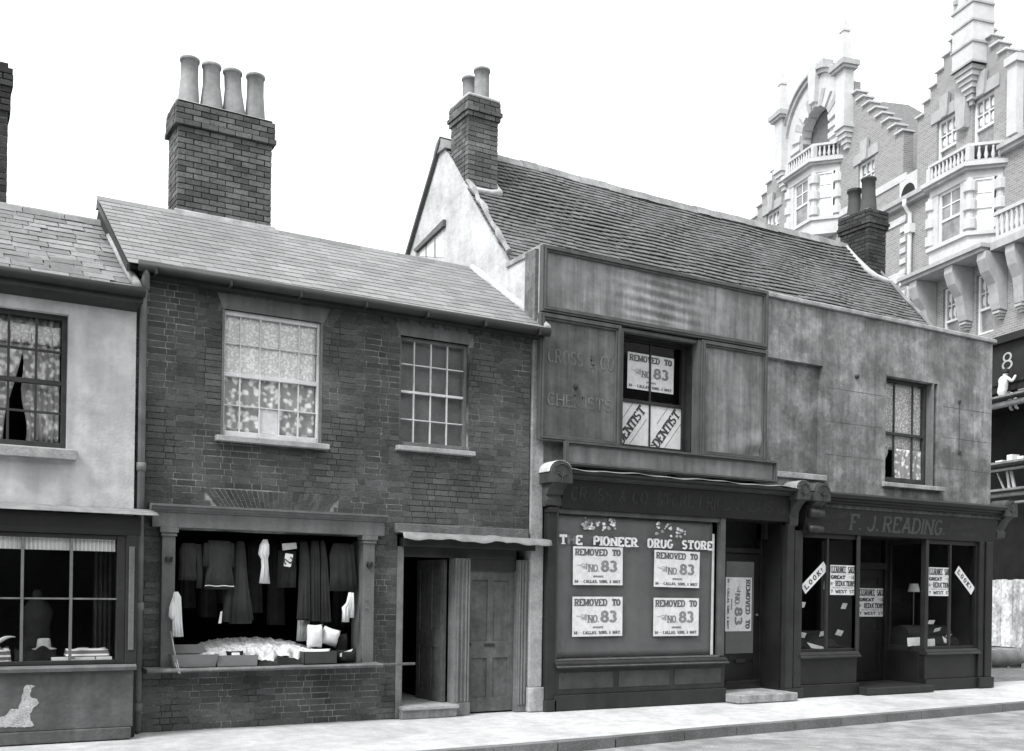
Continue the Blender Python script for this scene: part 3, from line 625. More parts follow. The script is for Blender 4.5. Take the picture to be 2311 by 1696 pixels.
garment('overcoat', m_cloth2, [(200, 1440, 1520), (400, 1435, 1540), (800, 1420, 1545), (1020, 1405, 1550)], .12, 'leftmost of the three long dark coats hung together', nf=3)
garment('overcoat', m_cloth2, [(190, 1560, 1640), (400, 1550, 1650), (1040, 1555, 1650)], .10, 'middle one of the three long dark coats hung together', nf=3, seed=1)
garment('overcoat', m_cloth2, [(190, 1660, 1700), (400, 1655, 1730), (1050, 1650, 1775)], .09, 'rightmost of the three long dark coats hung together', nf=3, seed=2)
garment('jacket', m_cloth, [(220, 1790, 1960), (350, 1750, 1990), (560, 1760, 2000), (720, 1745, 2010)], .05, 'dark lapelled jacket hung beside the right pilaster', parts=[[(230, 1960, 2010), (690, 1985, 2045)]], nf=3)
garment('stockings', m_linen, [(740, 1955, 1985), (850, 1930, 1985), (900, 1885, 1975), (950, 1890, 1960), (1050, 1885, 1955)], -.06, 'white stockings hanging below the jacket at the right pilaster', parts=[[(745, 1985, 2008), (900, 1970, 2012), (1005, 1965, 2008)]], depth=.05, nf=3)
garment('child_blouse', m_linen, [(735, 105, 150), (790, 90, 180), (900, 95, 185), (1040, 90, 192), (1205, 92, 205)], -.17, 'white child blouse hanging on the left pilaster', parts=[[(760, 100, 150), (900, 55, 150), (985, 48, 155), (1022, 75, 130)]], depth=.07, nf=3)
garment('drape', m_linen2, [(1035, 1415, 1545), (1120, 1412, 1530), (1250, 1405, 1500)], .25, 'pale pleated drape below the three long coats', nf=5)
def card(name, corners, Y, mat, label, lab_group=None, cat='card', th=.004, txt=None):
    q = [ze(*c, Y) for c in corners]
    t = dict(label=label, cat=cat)
    if lab_group: t['group'] = lab_group
    o = MB().extrude([(x, Y, z) for x, z in q], (0, th, 0)).build(name, mat, **t); return o
for k_, (a_, c_, y0_, y1_, Y_, lab_) in enumerate(((130, 330, 190, 900, .7, 'dim coat at the far left of the rear rail'), (360, 560, 180, 1000, .8, 'dim coat second from the left on the rear rail'), (560, 760, 200, 850, .75, 'dim coat behind the braided dress on the rear rail'), (860, 1050, 190, 950, .8, 'dim coat behind the white blouse on the rear rail'), (1080, 1280, 200, 1080, .7, 'dim coat behind the ticket on the rear rail'), (1500, 1750, 200, 1150, .85, 'dim coat behind the three long coats on the rear rail'), (1780, 2020, 220, 1100, .75, 'dim coat at the far right of the rear rail'))):
    garment('coat', m_cloth2 if k_ % 2 else m_cloth, [(y0_, a_ + 50, c_ - 50), (y0_ + 90, a_ + 12, c_ - 12), ((y0_ + y1_) / 2, a_ + 16, c_ - 14), (y1_, a_, c_)], Y_, lab_, depth=.14, nf=5 + k_ % 3, rip=.025, seed=k_, group='coats on the rear rail')
tk = card('price_ticket', [(1290, 325), (1365, 335), (1368, 345), (1345, 462), (1335, 470), (1275, 462), (1268, 452), (1285, 330)], -.03, m_paper, 'white ticket with a figure 2 hanging over the trousers', cat='ticket')
cx, cz = ze(1318, 400, -.034); ca = math.radians(80)
t2 = MB(); text(t2, '2', -.045, .045, -.06, .12, .02, lambda a, b_, l: (cx + a * math.cos(ca) + b_ * math.sin(ca), -.032 - l, cz - a * math.sin(ca) + b_ * math.cos(ca)), False); t2.build('lettering', m_ink, tk)
card('paper_sheet', [(1250, 222), (1400, 212), (1408, 275), (1255, 295)], .0, m_linen2, 'creased grey sheet of paper pinned above the ticket', cat='paper')
card('measuring_rule', [(600, 940), (618, 938), (608, 1065), (575, 1068)], .02, m_linen, 'thin white rule leaning beside the overcoat', cat='rule')
# heap of linen on the shelf: one crumpled pile
def heap(u, v):
    x = -4.33 + 1.62 * u; e = math.sin(math.pi * min(1, max(0, u))) ** .4
    y = -.12 + .75 * v; q_ = Vector((x * 5, y * 7, 0)); f1 = noise.noise(q_); f2 = noise.noise(q_ * 2.3 + Vector((5, 1, 2))); f3 = noise.noise(q_ * 5.1)
    z = .80 + e * (.09 + .11 * v) + .075 * (1 - abs(f1) * 2.2) * e * .6 + .05 * (.5 - abs(f2)) + .03 * (.4 - abs(f3))
    return (x, -.12 + .75 * v + .02 * math.sin(x * 37) + .015 * math.sin(x * 61 + v * 20), z if 0 < v < 1 and 0 < u < 1 else .76)
MB().sheet(150, 50, heap, (0, 0, -.012)).build('linen_heap', M('crumpled_linen', .6, .9, [(9, .4), (30, .25)], bump=(30, .6)), smooth=True, label='crumpled heap of pale linen spread over the shop counter', cat='linen')
def cushion(name, x0, x1, y0, y1, z0, z1, mat, label, cat, puff=1.0, rot=0., group=None, sub=10):
    cx_, cy_ = (x0 + x1) / 2, (y0 + y1) / 2; mb = MB()
    def f(u, v, s):
        a, c = 2 * u - 1, 2 * v - 1; h = max(0, (1 - abs(a) ** 3) * (1 - abs(c) ** 3)) ** .5
        px, pz = a * (x1 - x0) / 2 * (1 - .1 * (1 - c * c)), c * (z1 - z0) / 2 * (1 - .1 * (1 - a * a))
        return (cx_ + px * math.cos(rot) - pz * math.sin(rot), cy_ + s * h * (y1 - y0) / 2 + .006 * math.sin(a * 9 + c * 7), (z0 + z1) / 2 + px * math.sin(rot) + pz * math.cos(rot))
    mb.grid(sub, sub, lambda u, v: f(u, v, -1)); mb.grid(sub, sub, lambda u, v: f(u, v, 1))
    t = dict(label=label, cat=cat)
    if group: t['group'] = group
    return mb.build(name, mat, smooth=True, merge=True, **t)
x0, z0 = ze(1520, 1335, -.05); x1, z1 = ze(1690, 1090, -.05); cushion('cushion', x0, x1, -.12, .10, z0, z1 + .02, m_linen, 'left one of two plump white cushions standing on the linen', 'cushion', group='white cushions on the counter')
x0, z0 = ze(1680, 1310, -.0); x1, z1 = ze(1850, 1110, -.0); cushion('cushion', x0 - .01, x1 + .02, -.06, .14, z0, z1, m_linen, 'right one of two plump white cushions standing on the linen', 'cushion', rot=-.3, group='white cushions on the counter')
def crate(name, x0, x1, y0, y1, z0, z1, mat, label, flare=.02, fill=None, th=.006):
    mb = MB(); t = flare
    def pan(p): mb.extrude(p[0], p[1])
    o = [(x0, y0), (x1, y0), (x1, y1), (x0, y1)]; T = [(x0 - t, y0 - t), (x1 + t, y0 - t), (x1 + t, y1 + t), (x0 - t, y1 + t)]
    for i in range(4):
        a, c = o[i], o[(i + 1) % 4]; A2, C2 = T[i], T[(i + 1) % 4]; nx, ny = (c[1] - a[1]), -(c[0] - a[0]); l = math.hypot(nx, ny); nx, ny = -nx / l * th, -ny / l * th
        mb.hexa([(a[0], a[1], z0), (c[0], c[1], z0), (c[0] + nx, c[1] + ny, z0), (a[0] + nx, a[1] + ny, z0), (A2[0], A2[1], z1), (C2[0], C2[1], z1), (C2[0] + nx, C2[1] + ny, z1), (A2[0] + nx, A2[1] + ny, z1)])
    mb.box(x0, x1, y0, y1, z0, z0 + .006)
    return mb.build(name, mat, label=label, cat='box')
x0, z0 = ze(105, 1530, -.24); x1, _ = ze(545, 1530, -.24); _, z1 = ze(300, 1420, -.24)
crate('cardboard_box', x0, x1, -.25, .02, .757, .757 + (z1 - z0) + .03, m_card, 'large flared cardboard box at the left end of the counter', flare=.03)
MB().extrude([(x0 + .01, .03, .90), (x1 - .02, .03, .90), (x1 - .08, .09, 1.0), (x0 + .02, .09, 1.0)], (0, .006, 0)).build('box_lid', m_card, label='raised cardboard lid behind the large flared box', cat='lid')
x0, z0 = ze(562, 1525, -.24); x1, _ = ze(985, 1515, -.24)
crate('cardboard_box', x0, x1, -.25, -.02, .757, .885, m_card, 'shallow cardboard box of dark wares next to the flared box', flare=.008)
cushion('folded_wool', x0 + .27 * (x1 - x0), x0 + .72 * (x1 - x0), -.22, -.05, .80, .93, m_cloth3, 'dark folded wool piece with a white slip in the shallow box', 'cloth')
MB().extrude([(x0 + .17, -.235, .885), (x0 + .27, -.235, .885), (x0 + .265, -.225, .915), (x0 + .175, -.225, .915)], (0, .003, 0)).build('price_slip', m_paper, label='small white slip on the dark wool in the shallow box', cat='card')
x0, z0 = ze(1480, 1505, -.24); x1, _ = ze(1830, 1490, -.24)
crate('dark_box', x0, x1, -.25, .08, .757, .91, m_cardd, 'black cardboard box with a pale edge in front of the cushions', flare=0)
cushion('folded_linen', x0 + .02, x1 - .02, -.2, .05, .85, .935, m_linen, 'folded white linen filling the black box', 'linen')
for k, (l, r, Y, h, lab) in enumerate(((995, 1225, -.24, .06, 'dark folded cloth with a white card at the front of the counter'), (1200, 1470, -.17, .10, 'dark folded cloth with a tilted white card behind the front one'), (1090, 1340, -.02, .17, 'black cloth thrown over the middle of the linen heap'))):
    xa, _ = ze(l, 1500, Y); xb, _ = ze(r, 1500, Y)
    def fo(u, v, xa=xa, xb=xb, Y=Y, h=h): return (xa + (xb - xa) * u, Y + .16 * v, (.757 if v in (0, 1) or u in (0, 1) else .757 + h * (.8 + .2 * math.sin(u * 5 + v * 3)) + .008 * math.sin(u * 21)))
    MB().sheet(16, 8, fo, (0, 0, -.004)).build('folded_cloth', m_cloth if k < 2 else m_cloth3, smooth=False, label=lab, cat='cloth')
    if k < 2: MB().extrude([(xa + .05, Y + .01, .757 + h + .006), (xa + .15, Y + .01, .757 + h + .004), (xa + .17, Y + .07, .757 + h + .022), (xa + .06, Y + .07, .757 + h + .024)], (0, 0, .003)).build('price_card', m_paper, label=('white card on the foremost folded cloth', 'tilted white card on the second folded cloth')[k], cat='card')
x0, _ = ze(1845, 1490, -.2); x1, _ = ze(2060, 1480, -.2)
cushion('wool_bundle', x0, x1, -.24, .0, .755, .92, m_cloth3, 'black bundle of knitted wool at the right end of the counter', 'bundle')
cushion('wool_bundle', x0 + .02, x1 - .02, .02, .26, .755, 1.12, m_cloth3, 'tall black bundle behind the knitted wool at the right pilaster', 'bundle')
xa, za = ze(1860, 1420, -.2); xb, zb = ze(2005, 1335, -.2)
MB().extrude([(xa, -.21, za), (xb - .06, -.2, za + .01), (xb, -.19, zb), (xb - .03, -.19, zb - .01), (xa + .06, -.2, za + .06), (xa, -.21, za + .04)], (0, .004, 0)).build('price_card', m_paper, label='white torn card on the black wool bundle by the right pilaster', cat='card')
xa, za = ze(80, 1150, -.2); pts = [(xa, -.16, za), (xa + .02, -.2, za - .15), (xa + .04, -.26, .80), (xa + .06, -.33, .70)]
MB().tube(pts, .005, 5).tube([(xa, -.16, za), (xa + .03, -.22, za - .2), (xa + .075, -.33, .69)], .004, 5).build('string', m_linen2, label='loose string tied down the left pilaster to the rail', cat='string')

# curtains and blinds of the two houses
def hour(v): return None
curtain('valance', -7.0, -5.30, 2.06, 2.2, YS + .06, valance, 'short pleated striped valance at the top of the left shop window', folds=40, amp=.004)
curtain('net_curtain', -6.9, -6.36, 3.25, 4.62, .12, lace, 'left lace curtain of the white house upstairs window', folds=6, gather=lambda v: (-6.9, -6.30 + .13 * math.sin(max(0, v - .25) * 2.2) - .10 * (1 - v)), group='lace curtains of the white house')
curtain('net_curtain', -6.2, -5.83, 3.25, 4.62, .12, lace, 'right lace curtain of the white house upstairs window', folds=6, gather=lambda v: (-6.17 - .08 * v + .02 * math.sin(v * 12), -5.83), group='lace curtains of the white house')
curtain('net_pelmet', -6.9, -5.83, 4.32, 4.55, .10, net, 'scalloped net pelmet across the white house upstairs window', folds=10, hem=.08)
curtain('window_blind', -4.0, -2.86, 4.25, 4.96, .10, net, 'sprigged net blind in the upper sash of the wide brick house window', folds=3, amp=.006, cat='blind')
curtain('lace_curtain', -4.0, -2.86, 3.58, 4.26, .115, lace, 'flowered lace curtain in the lower sash of the wide brick house window', folds=7, amp=.012)
MB().box(-3.565, -3.34, .084, .088, 3.58, 3.87).build('white_board', m_paper, label='bright white card filling one low pane of the wide brick house window', cat='card')
MB().sheet(20, 8, lambda u, v: (-1.70 + .94 * u, .15 + .004 * math.sin(u * 9), 3.62 + 1.35 * v), (0, .004, 0)).build('window_blind', M('drab_blind', .15, .9, [(3, .25), (40, .15)]), label='plain drab blind drawn behind the narrow brick house window', cat='blind')
# goods in the left shop window
def fold(name, x0, x1, y0, y1, z0, z1, mat, label, cat='cloth', wav=.012):
    def f(u, v): return (x0 + (x1 - x0) * u, y0 + (y1 - y0) * v, z0 if u in (0, 1) or v in (0, 1) else z1 + wav * math.sin(u * 11 + v * 4) + wav * math.sin(u * 5 - v * 9))
    return MB().sheet(18, 10, f, (0, 0, -.004)).build(name, mat, smooth=True, label=label, cat=cat)
fold('striped_cloth', -5.80, -5.32, -.38, -.1, .74, .98, ticking, 'pile of folded striped ticking at the right of the left shop window')
fold('striped_cloth', -6.75, -6.30, -.35, -.05, .74, .98, ticking, 'crumpled striped cloth at the left edge of the left shop window', wav=.03)
fold('dark_cloth', -6.30, -5.85, -.34, .0, .74, .97, m_cloth3, 'low dark cloth bundle between the striped piles', wav=.03)
for i, (x, l) in enumerate(((-5.93, .18), (-5.70, .2), (-5.48, .16))): MB().box(x, x + l, -.40, -.30, .875, .905).build('paper_packet', m_paper, label=('left', 'middle', 'right')[i] + ' one of three white packets along the left shop window sill', cat='packet')
MB().lathe(-5.98, -.1, [(.13, .98), (.13, .99), (.075, 1.0), (.065, 1.09), (.05, 1.10)], 18).build('straw_hat', m_linen2, smooth=False, label='small pale hat on the dark bundle in the left shop window', cat='hat')
MB().tube([(-6.30 + .14 * math.cos(t), -.1, 1.0 + .12 * math.sin(t)) for t in [2.7 - i * .2 for i in range(8)]], [.005, .02, .024, .022, .018, .012, .008, .004], 8).build('white_collar', m_linen, smooth=True, label='curved white collar standing on the dark goods in the left shop window', cat='collar')
garment_lv = [(1.45, .10), (1.35, .16), (1.15, .12), (1.0, .15), (.80, .17)]
MB().lathe(-6.0, .35, [(.02, .74), (.2, .76), (.17, 1.0), (.13, 1.2), (.17, 1.38), (.1, 1.5), (.05, 1.53), (.055, 1.6), (.03, 1.63)], 18).build('dress_form', m_cloth2, smooth=True, label='dim dress form standing inside the left shop window', cat='mannequin')
curtain('shop_drape', -5.45, -5.25, .8, 2.15, .1, m_cloth2, 'dark drape hanging inside the left shop window beside its right post', folds=4, amp=.02)

# ------------------------------------------------------------------ the chemist and tailor building
cb = thing('chemist_building', (5.4, 0, 0), 'grey rendered two-shop building with a long sagging tiled roof', 'building')
m_rgrey = M('stained_grey_render', .19, .9, [(.45, .34), (1.1, .22, .46, .55), (3.2, .17, .45, .56), (14, .16), (60, .12)], streak=[(2.4, .26), (14, .16)], bump=(25, .3))
m_board = M('faded_sign_canvas', .185, .8, [(.9, .2), (2.6, .14, .44, .58), (9, .12)], streak=[(4.5, .3), (22, .18)], bump=(20, .15))
m_boardd = M('dark_sign_canvas', .105, .8, [(.9, .25), (3, .16, .42, .6), (9, .12)], streak=[(4, .26), (20, .16)], bump=(20, .15))
m_mould = M('sign_moulding', .085, .7, [(4, .2)], streak=(8, .15))
m_ghost = M('ghost_lettering', .215, .85, [(6, .4)]); m_ghostd = M('ghost_lettering_dark', .10, .7, [(6, .4)])
WC = (1.78, 3.16, 3.83, 5.52); WR = (7.53, 8.90, 3.69, 5.55); BL = (4.70, 5.97, 3.70, 5.53)
b = MB().wall(.30, 10.45, 2.90, 6.50, 0, .28, [WC, WR]); b.box(.44, 10.45, 4.9, 5.1, 0, 6.5).box(10.25, 10.45, .28, 4.9, 0, 6.5)
wl_ = MB(); cwall = MB().cells([.30, 10.45, WC[0], WC[1], WR[0], WR[1], BL[0], BL[1]], [2.90, 6.5, WC[2], WC[3], WR[2], WR[3], BL[2], BL[3]], .0, .28,
    lambda x, z: not any(a < x < c and p < z < q for a, c, p, q in (WC, WR, BL)))
cwall.box(BL[0], BL[1], .10, .28, BL[2], BL[3]).box(.60, 10.25, 4.9, 5.1, 0, 6.5).box(10.25, 10.45, .28, 5.1, 0, 6.5)
cw = cwall.build('wall', m_rgrey, cb)
MB().prof_x([(-.05, 6.495), (-.05, 6.555), (.0, 6.58), (.34, 6.60), (.34, 6.495)], 4.62, 10.52).build('coping', m_stone, cb, bevel=.008)
MB().box(4.66, 6.05, -.06, .055, 3.60, 3.695).build('sill', m_stone, cb, bevel=.01)
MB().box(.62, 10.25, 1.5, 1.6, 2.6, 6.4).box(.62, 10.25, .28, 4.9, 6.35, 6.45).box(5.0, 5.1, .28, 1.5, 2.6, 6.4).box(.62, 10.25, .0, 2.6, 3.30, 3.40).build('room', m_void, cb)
MB().lathe(6.78, -.012, [(.0, 5.40), (.035, 5.41), (.045, 5.44), (.035, 5.47), (0, 5.48)], 8, caps=False).build('iron_plug', m_iron, cb)
MB().lathe(9.5, -.012, [(.0, 5.25), (.03, 5.26), (.03, 5.31), (0, 5.32)], 8, caps=False).lathe(9.52, -.012, [(.0, 4.32), (.03, 4.33), (.03, 4.38), (0, 4.39)], 8, caps=False).tube([(9.5, -.006, 5.25), (9.51, -.006, 4.38)], .004, 5).build('iron_plug', m_iron, cb)
# gable, return of the parapet and the pier at the left end
gx = .42
gp = [(0, 4.9), (0, 6.52), (.97, 6.52), (1.10, 6.72), (1.6, 7.26), (2.3, 8.06), (2.9, 8.75), (3.28, 9.2), (3.75, 8.65), (4.6, 7.62), (5.2, 6.8), (5.2, 0), (.30, 0), (.30, 4.9)]
gb = MB().extrude([(gx, y, z) for y, z in gp], (.2, 0, 0)).build('gable_wall', m_gable, cb)
MB().extrude([(gx - .03, -.04, 6.50), (gx - .03, 1.0, 6.50), (gx - .03, 1.0, 6.57), (gx - .03, -.04, 6.585)], (.26, 0, 0)).build('coping', m_stone, cb, bevel=.008)
MB().box(.36, .42, -.02, .3, 5.25, 6.50).build('return_face', m_gable, cb)
def zg(x, y): return PX(880 + x / 2.7533, 120 + y / 2.7533, gx - .03)
q = [zg(155, 1225), zg(340, 1035), zg(340, 1075), zg(165, 1240)]; MB().extrude([(gx - .06, y, z) for y, z in q], (.08, 0, 0)).build('timber_brace', m_oak, gb)
q = [zg(175, 1235), zg(325, 1085), zg(330, 1270), zg(180, 1260)]; MB().extrude([(gx - .006, y, z) for y, z in q], (.02, 0, 0)).build('boarded_hatch', m_white, gb)
for xx in (215, 270): q = [zg(xx, 1150), zg(xx + 5, 1150), zg(xx + 5, 1265), zg(xx, 1265)]; MB().extrude([(gx - .012, y, z) for y, z in q], (.01, 0, 0)).build('board_joint', m_wgrey, gb)
MB().box(.27, .48, -.045, .3, .34, 2.42).build('pier', m_sill, cb, bevel=.01)
MB().box(.25, .50, -.085, .3, 0, .34).build('pier_plinth', m_stone, cb, bevel=.012)
MB().box(.27, .47, -.03, .3, 2.42, 5.22).build('pier', m_stone, cb, bevel=.012)
# roof
rf = MB().prof_x([(.78, 6.30), (.86, 6.36), (3.28, 9.06), (5.3, 6.8), (5.2, 6.4)], gx + .05, 10.42).build('roof', m_under, cb)
ms = roof_pieces(gx + .02, 10.44, .80, 6.40, 3.27, 9.15, .116, .170, .016, 21, wob=.017, jit=.005, lap=1.4, wr=.10, tilt=1.45)
# keep the chimney footprints clear
ms = [m for m in ms if not (m.translation.x < 1.05 and 2.42 < m.translation.y < 2.98) and not (m.translation.x > 9.98 and m.translation.y > 2.58)]
pieces(rf, 'roof_tile', ms, piece_meshes('roof_tile', m_tile, 8, .05), 300)
r = random.Random(4); x = 1.05
while x < 9.95:
    l = .3; dz = .018 * math.sin(x * .9) + r.uniform(-.008, .008)
    MB().extrude([(x, 3.10, 9.02 + dz), (x, 3.18, 9.17 + dz), (x, 3.28, 9.215 + dz), (x, 3.38, 9.17 + dz), (x, 3.46, 9.02 + dz)], (l - .008, 0, r.uniform(-.01, .01))).build('ridge_tile', m_ridge, rf, smooth=False); x += l
# ragged mortar along the gable edge and the right verge
vp = []; 
for k in range(15):
    f = k / 14; y = .98 + f * (2.35 - .98); vp.append((gx + .02 + r.uniform(-.015, .015), y, 6.44 + (y - .80) * 1.11 + .10 + r.uniform(-.02, .02)))
MB().tube(vp, [.045 + r.uniform(-.012, .015) for _ in vp], 6).build('verge_mortar', m_stone, rf)
vp = [(10.44 + r.uniform(-.015, .015), 1.0 + k * .13, 6.44 + (.2 + k * .13) * 1.11 + .03 + r.uniform(-.01, .01)) for k in range(14)]
MB().tube(vp, [.035 + r.uniform(-.008, .01) for _ in vp], 6).build('verge_mortar', m_ridge, rf)
MB().prof_x([(.34, 6.42), (.34, 6.46), (.85, 6.46), (.85, 6.42)], .62, 10.25).build('parapet_gutter', m_under, rf)
MB().extrude([(gx - .07, 3.22, 9.26), (gx - .07, 5.35, 6.68), (gx - .07, 5.35, 6.60), (gx - .07, 3.22, 9.18)], (.3, 0, 0)).build('verge_tiles', m_tile, rf)
MB().extrude([(gx - .05, 3.05, 9.02), (gx - .05, 3.16, 9.2), (gx - .05, 3.28, 9.26), (gx - .05, 3.4, 9.2), (gx - .05, 3.5, 9.02)], (.3, 0, 0)).build('ridge_tile', m_ridge, rf)
# left chimney on the gable
c2 = stack(cb, .46, 1.02, 2.40, 3.02, 8.0, 9.66, [(9.34, 9.66, .03), (9.42, 9.50, .055)], m_brickc, m_mortar)
MB().extrude([(.44, 2.36, 9.64), (1.04, 2.36, 9.64), (1.04, 3.06, 9.64), (.44, 3.06, 9.64)], (0, 0, .05)).build('mortar_bed', m_gable, c2, bevel=.02)
pot(c2, .78, 2.55, 9.67, 10.20, .125, .125, m_pot); pot(c2, .72, 2.88, 9.67, 10.18, .12, .115, m_pot)
MB().tube([(.44, 2.36, 8.16), (.62, 2.35, 8.13), (.85, 2.35, 8.14), (1.05, 2.36, 8.17)], [.06, .05, .05, .07], 7).tube([(1.05, 2.36, 8.17), (1.07, 2.7, 8.5), (1.06, 3.0, 8.85)], [.05, .04, .04], 7).build('mortar_flaunching', m_gable, c2, smooth=True)
# right chimney at the far end of the ridge
c3 = stack(cb, 10.03, 10.56, 2.62, 3.40, 7.9, 9.74, [(9.40, 9.74, .035), (9.48, 9.57, .055)], m_brickd, m_mortard)
MB().extrude([(10.02, 2.61, 9.72), (10.57, 2.61, 9.72), (10.57, 3.41, 9.72), (10.02, 3.41, 9.72)], (0, 0, .07)).build('mortar_bed', m_gable, c3, bevel=.03)
pot(c3, 10.30, 2.88, 9.76, 10.53, .175, .145, m_potd); pot(c3, 10.28, 3.24, 9.76, 10.37, .165, .135, m_potd)
MB().lathe(10.28, 3.24, [(.14, 10.33), (.165, 10.34), (.165, 10.39), (.14, 10.40)], 12).build('pot_band', m_iron, c3)
vp = [(9.97, 3.2, 9.10), (9.96, 2.9, 8.78), (9.98, 2.58, 8.44), (10.06, 2.46, 8.30), (10.3, 2.42, 8.24), (10.5, 2.42, 8.24)]
MB().tube(vp, [.06, .055, .06, .07, .07, .05], 7).build('mortar_flaunching', m_gable, c3, smooth=True)
# painted sign panels
def panel(x0, x1, z0, z1, y, fw, mat, name='sign_panel', wr=None, dep=.05):
    def f(u, v):
        w_ = wr(u, v) if wr else .003 * math.sin(u * 7 + v * 3)
        return (x0 + fw * .6 + (x1 - x0 - fw * 1.2) * u, y + .012 + w_, z0 + fw * .6 + (z1 - z0 - fw * 1.2) * v)
    p = MB().sheet(70, 40, f, (0, .01, 0)).build(name, mat, cb, smooth=True)
    fr = MB()
    for k, (e, o) in enumerate(((0, .03), (fw * .35, .045), (fw * .7, .022))):
        a, c, g, h = x0 + e, x1 - e, z0 + e, z1 - e; t = fw * .3
        fr.box(a, a + t, y - o, y + dep, g, h).box(c - t, c, y - o, y + dep, g, h).box(a + t, c - t, y - o, y + dep, h - t, h).box(a + t, c - t, y - o, y + dep, g, g + t)
    fr.build('moulding', m_mould, p, bevel=.003); return p
def wr1(u, v): return (-.012 * math.exp(-((u - .5) / .16) ** 2) * math.sin(v * 34 + u * 9)) * (1 if .1 < v < .95 else 0) + .004 * math.sin(u * 6)
panel(.335, 4.585, 5.60, 6.53, -.12, .085, m_board, wr=wr1)
lp = panel(.315, 1.70, 3.80, 5.58, -.12, .085, m_boardd)
for s_, x1_, z_, h_ in (('CROSS & CO', 1.24, 1.10, .21), ('CHEMISTS', 1.20, .50, .19)):
    words(s_, .10, x1_, z_, h_, .026, on_front(.36, 3.80, -.1112), M('faint_lettering', .128, .85, [(5, .45)]), lp)
MB().lathe(.93, -.13, [(.0, 4.57), (.03, 4.58), (.035, 4.61), (.03, 4.64), (0, 4.65)], 8, caps=False).build('iron_plug', m_iron, lp)
def wr2(u, v): return -.035 * math.exp(-(v / .22) ** 2) * math.sin(u * 6 - v * 22) * u + .003 * math.sin(u * 6)
panel(3.225, 4.585, 3.80, 5.58, -.12, .085, m_board, wr=wr2)
bb = panel(.715, 4.75, 3.47, 3.815, -.20, .05, M('low_sign_canvas', .17, .8, [(1.4, .25), (7, .14)], streak=(5, .3), bump=(20, .15)))
for x in (1.1, 2.7, 4.3): MB().box(x, x + .06, -.18, .0, 3.45, 3.52).build('sign_bracket', m_iron, bb)
# upstairs window of the chemist
wy = .16
wc = window(cb, WC[0], 3.14, WC[2], WC[3], wy, [], [], .06, .02, m_dark, meet=4.57, pane=False)
cxm = P(1467, 850, wy)[0]
MB().box(cxm - .013, cxm + .013, wy - .012, wy + .02, 3.9, 5.46).build('glazing_bar', m_dark, wc)
for a, c in ((WC[0] + .06, cxm), (cxm, 3.08)):
    MB().box(a, c, wy + .002, wy + .006, 4.59, 5.46).build('pane', GLASS, wc)
    MB().box(a, c, wy + .002, wy + .006, 3.90, 4.55).build('pane', m_paper, wc, label='pane painted white and lettered')
MB().box(3.14, 3.16, -.0, wy, 3.83, 5.52).box(WC[0], 3.16, -.0, wy - .03, 5.50, 5.52).build('reveal_lining', m_dark, wc)
MB().box(1.72, 3.22, -.12, .02, 3.815, 3.83).box(3.16, 3.225, -.13, .02, 3.83, 5.57).box(1.70, 1.78, -.1, .02, 3.83, 5.57).box(1.78, 3.16, -.10, .02, 5.52, 5.57).build('window_surround', m_mould, wc, bevel=.004)
for k, (x, ba) in enumerate(((WC[0] + .02, .12), (cxm + .02, .10))):
    t = MB(); an = math.radians(52); c_, s_ = math.cos(an), math.sin(an)
    def to(a, b_, l, x=x, ba=ba): return (x + ba + a * c_ - b_ * s_, wy - .0 - l, 3.93 + a * s_ + b_ * c_)
    text(t, 'DENTIST', .0, .70, -.075, .17, .032, to, True)
    for q_ in ([(.28, .19), (.72, .19)], [(-.02, -.15), (.62, -.15)]): rl = MB(); ribbon(rl, q_, .010, to, .002, 0); rl.build('ruled_line', m_ink, wc)
    ribbon(t, [(.02, .0), (-.05, .07)], .02, to, .002, 0)
    t.build('lettering', m_ink, wc)
wrw = window(cb, WR[0] + .02, WR[1] - .14, WR[2] + .03, WR[3], .16, [7.93, 8.42], [], .06, .022, m_sash, meet=4.585)
MB().box(WR[1] - .14, WR[1] - .10, .0, .2, WR[2], WR[3]).build('reveal_lining', m_wgrey, wrw)
MB().prof_x([(-.10, 3.60), (-.10, 3.675), (.05, 3.695), (.05, 3.60)], 7.45, 9.02).build('sill', m_stone, wrw, bevel=.01)
curtain('spotted_blind', 7.6, 8.73, 4.30, 5.50, .215, spot, 'spotted net blind in the far right upstairs window', folds=4, amp=.004, cat='blind')
curtain('lace_curtain', 7.6, 7.86, 3.76, 4.33, .20, lace, 'narrow left lace curtain in the far right upstairs window', folds=3, gather=lambda v: (7.58, 7.72 + .1 * v + .03 * math.sin(v * 9)), group='lace curtains of the tailor house')
curtain('lace_curtain', 8.0, 8.73, 3.76, 4.33, .20, lace, 'wide right lace curtain in the far right upstairs window', folds=5, gather=lambda v: (8.03 - .06 * v, 8.73), group='lace curtains of the tailor house')
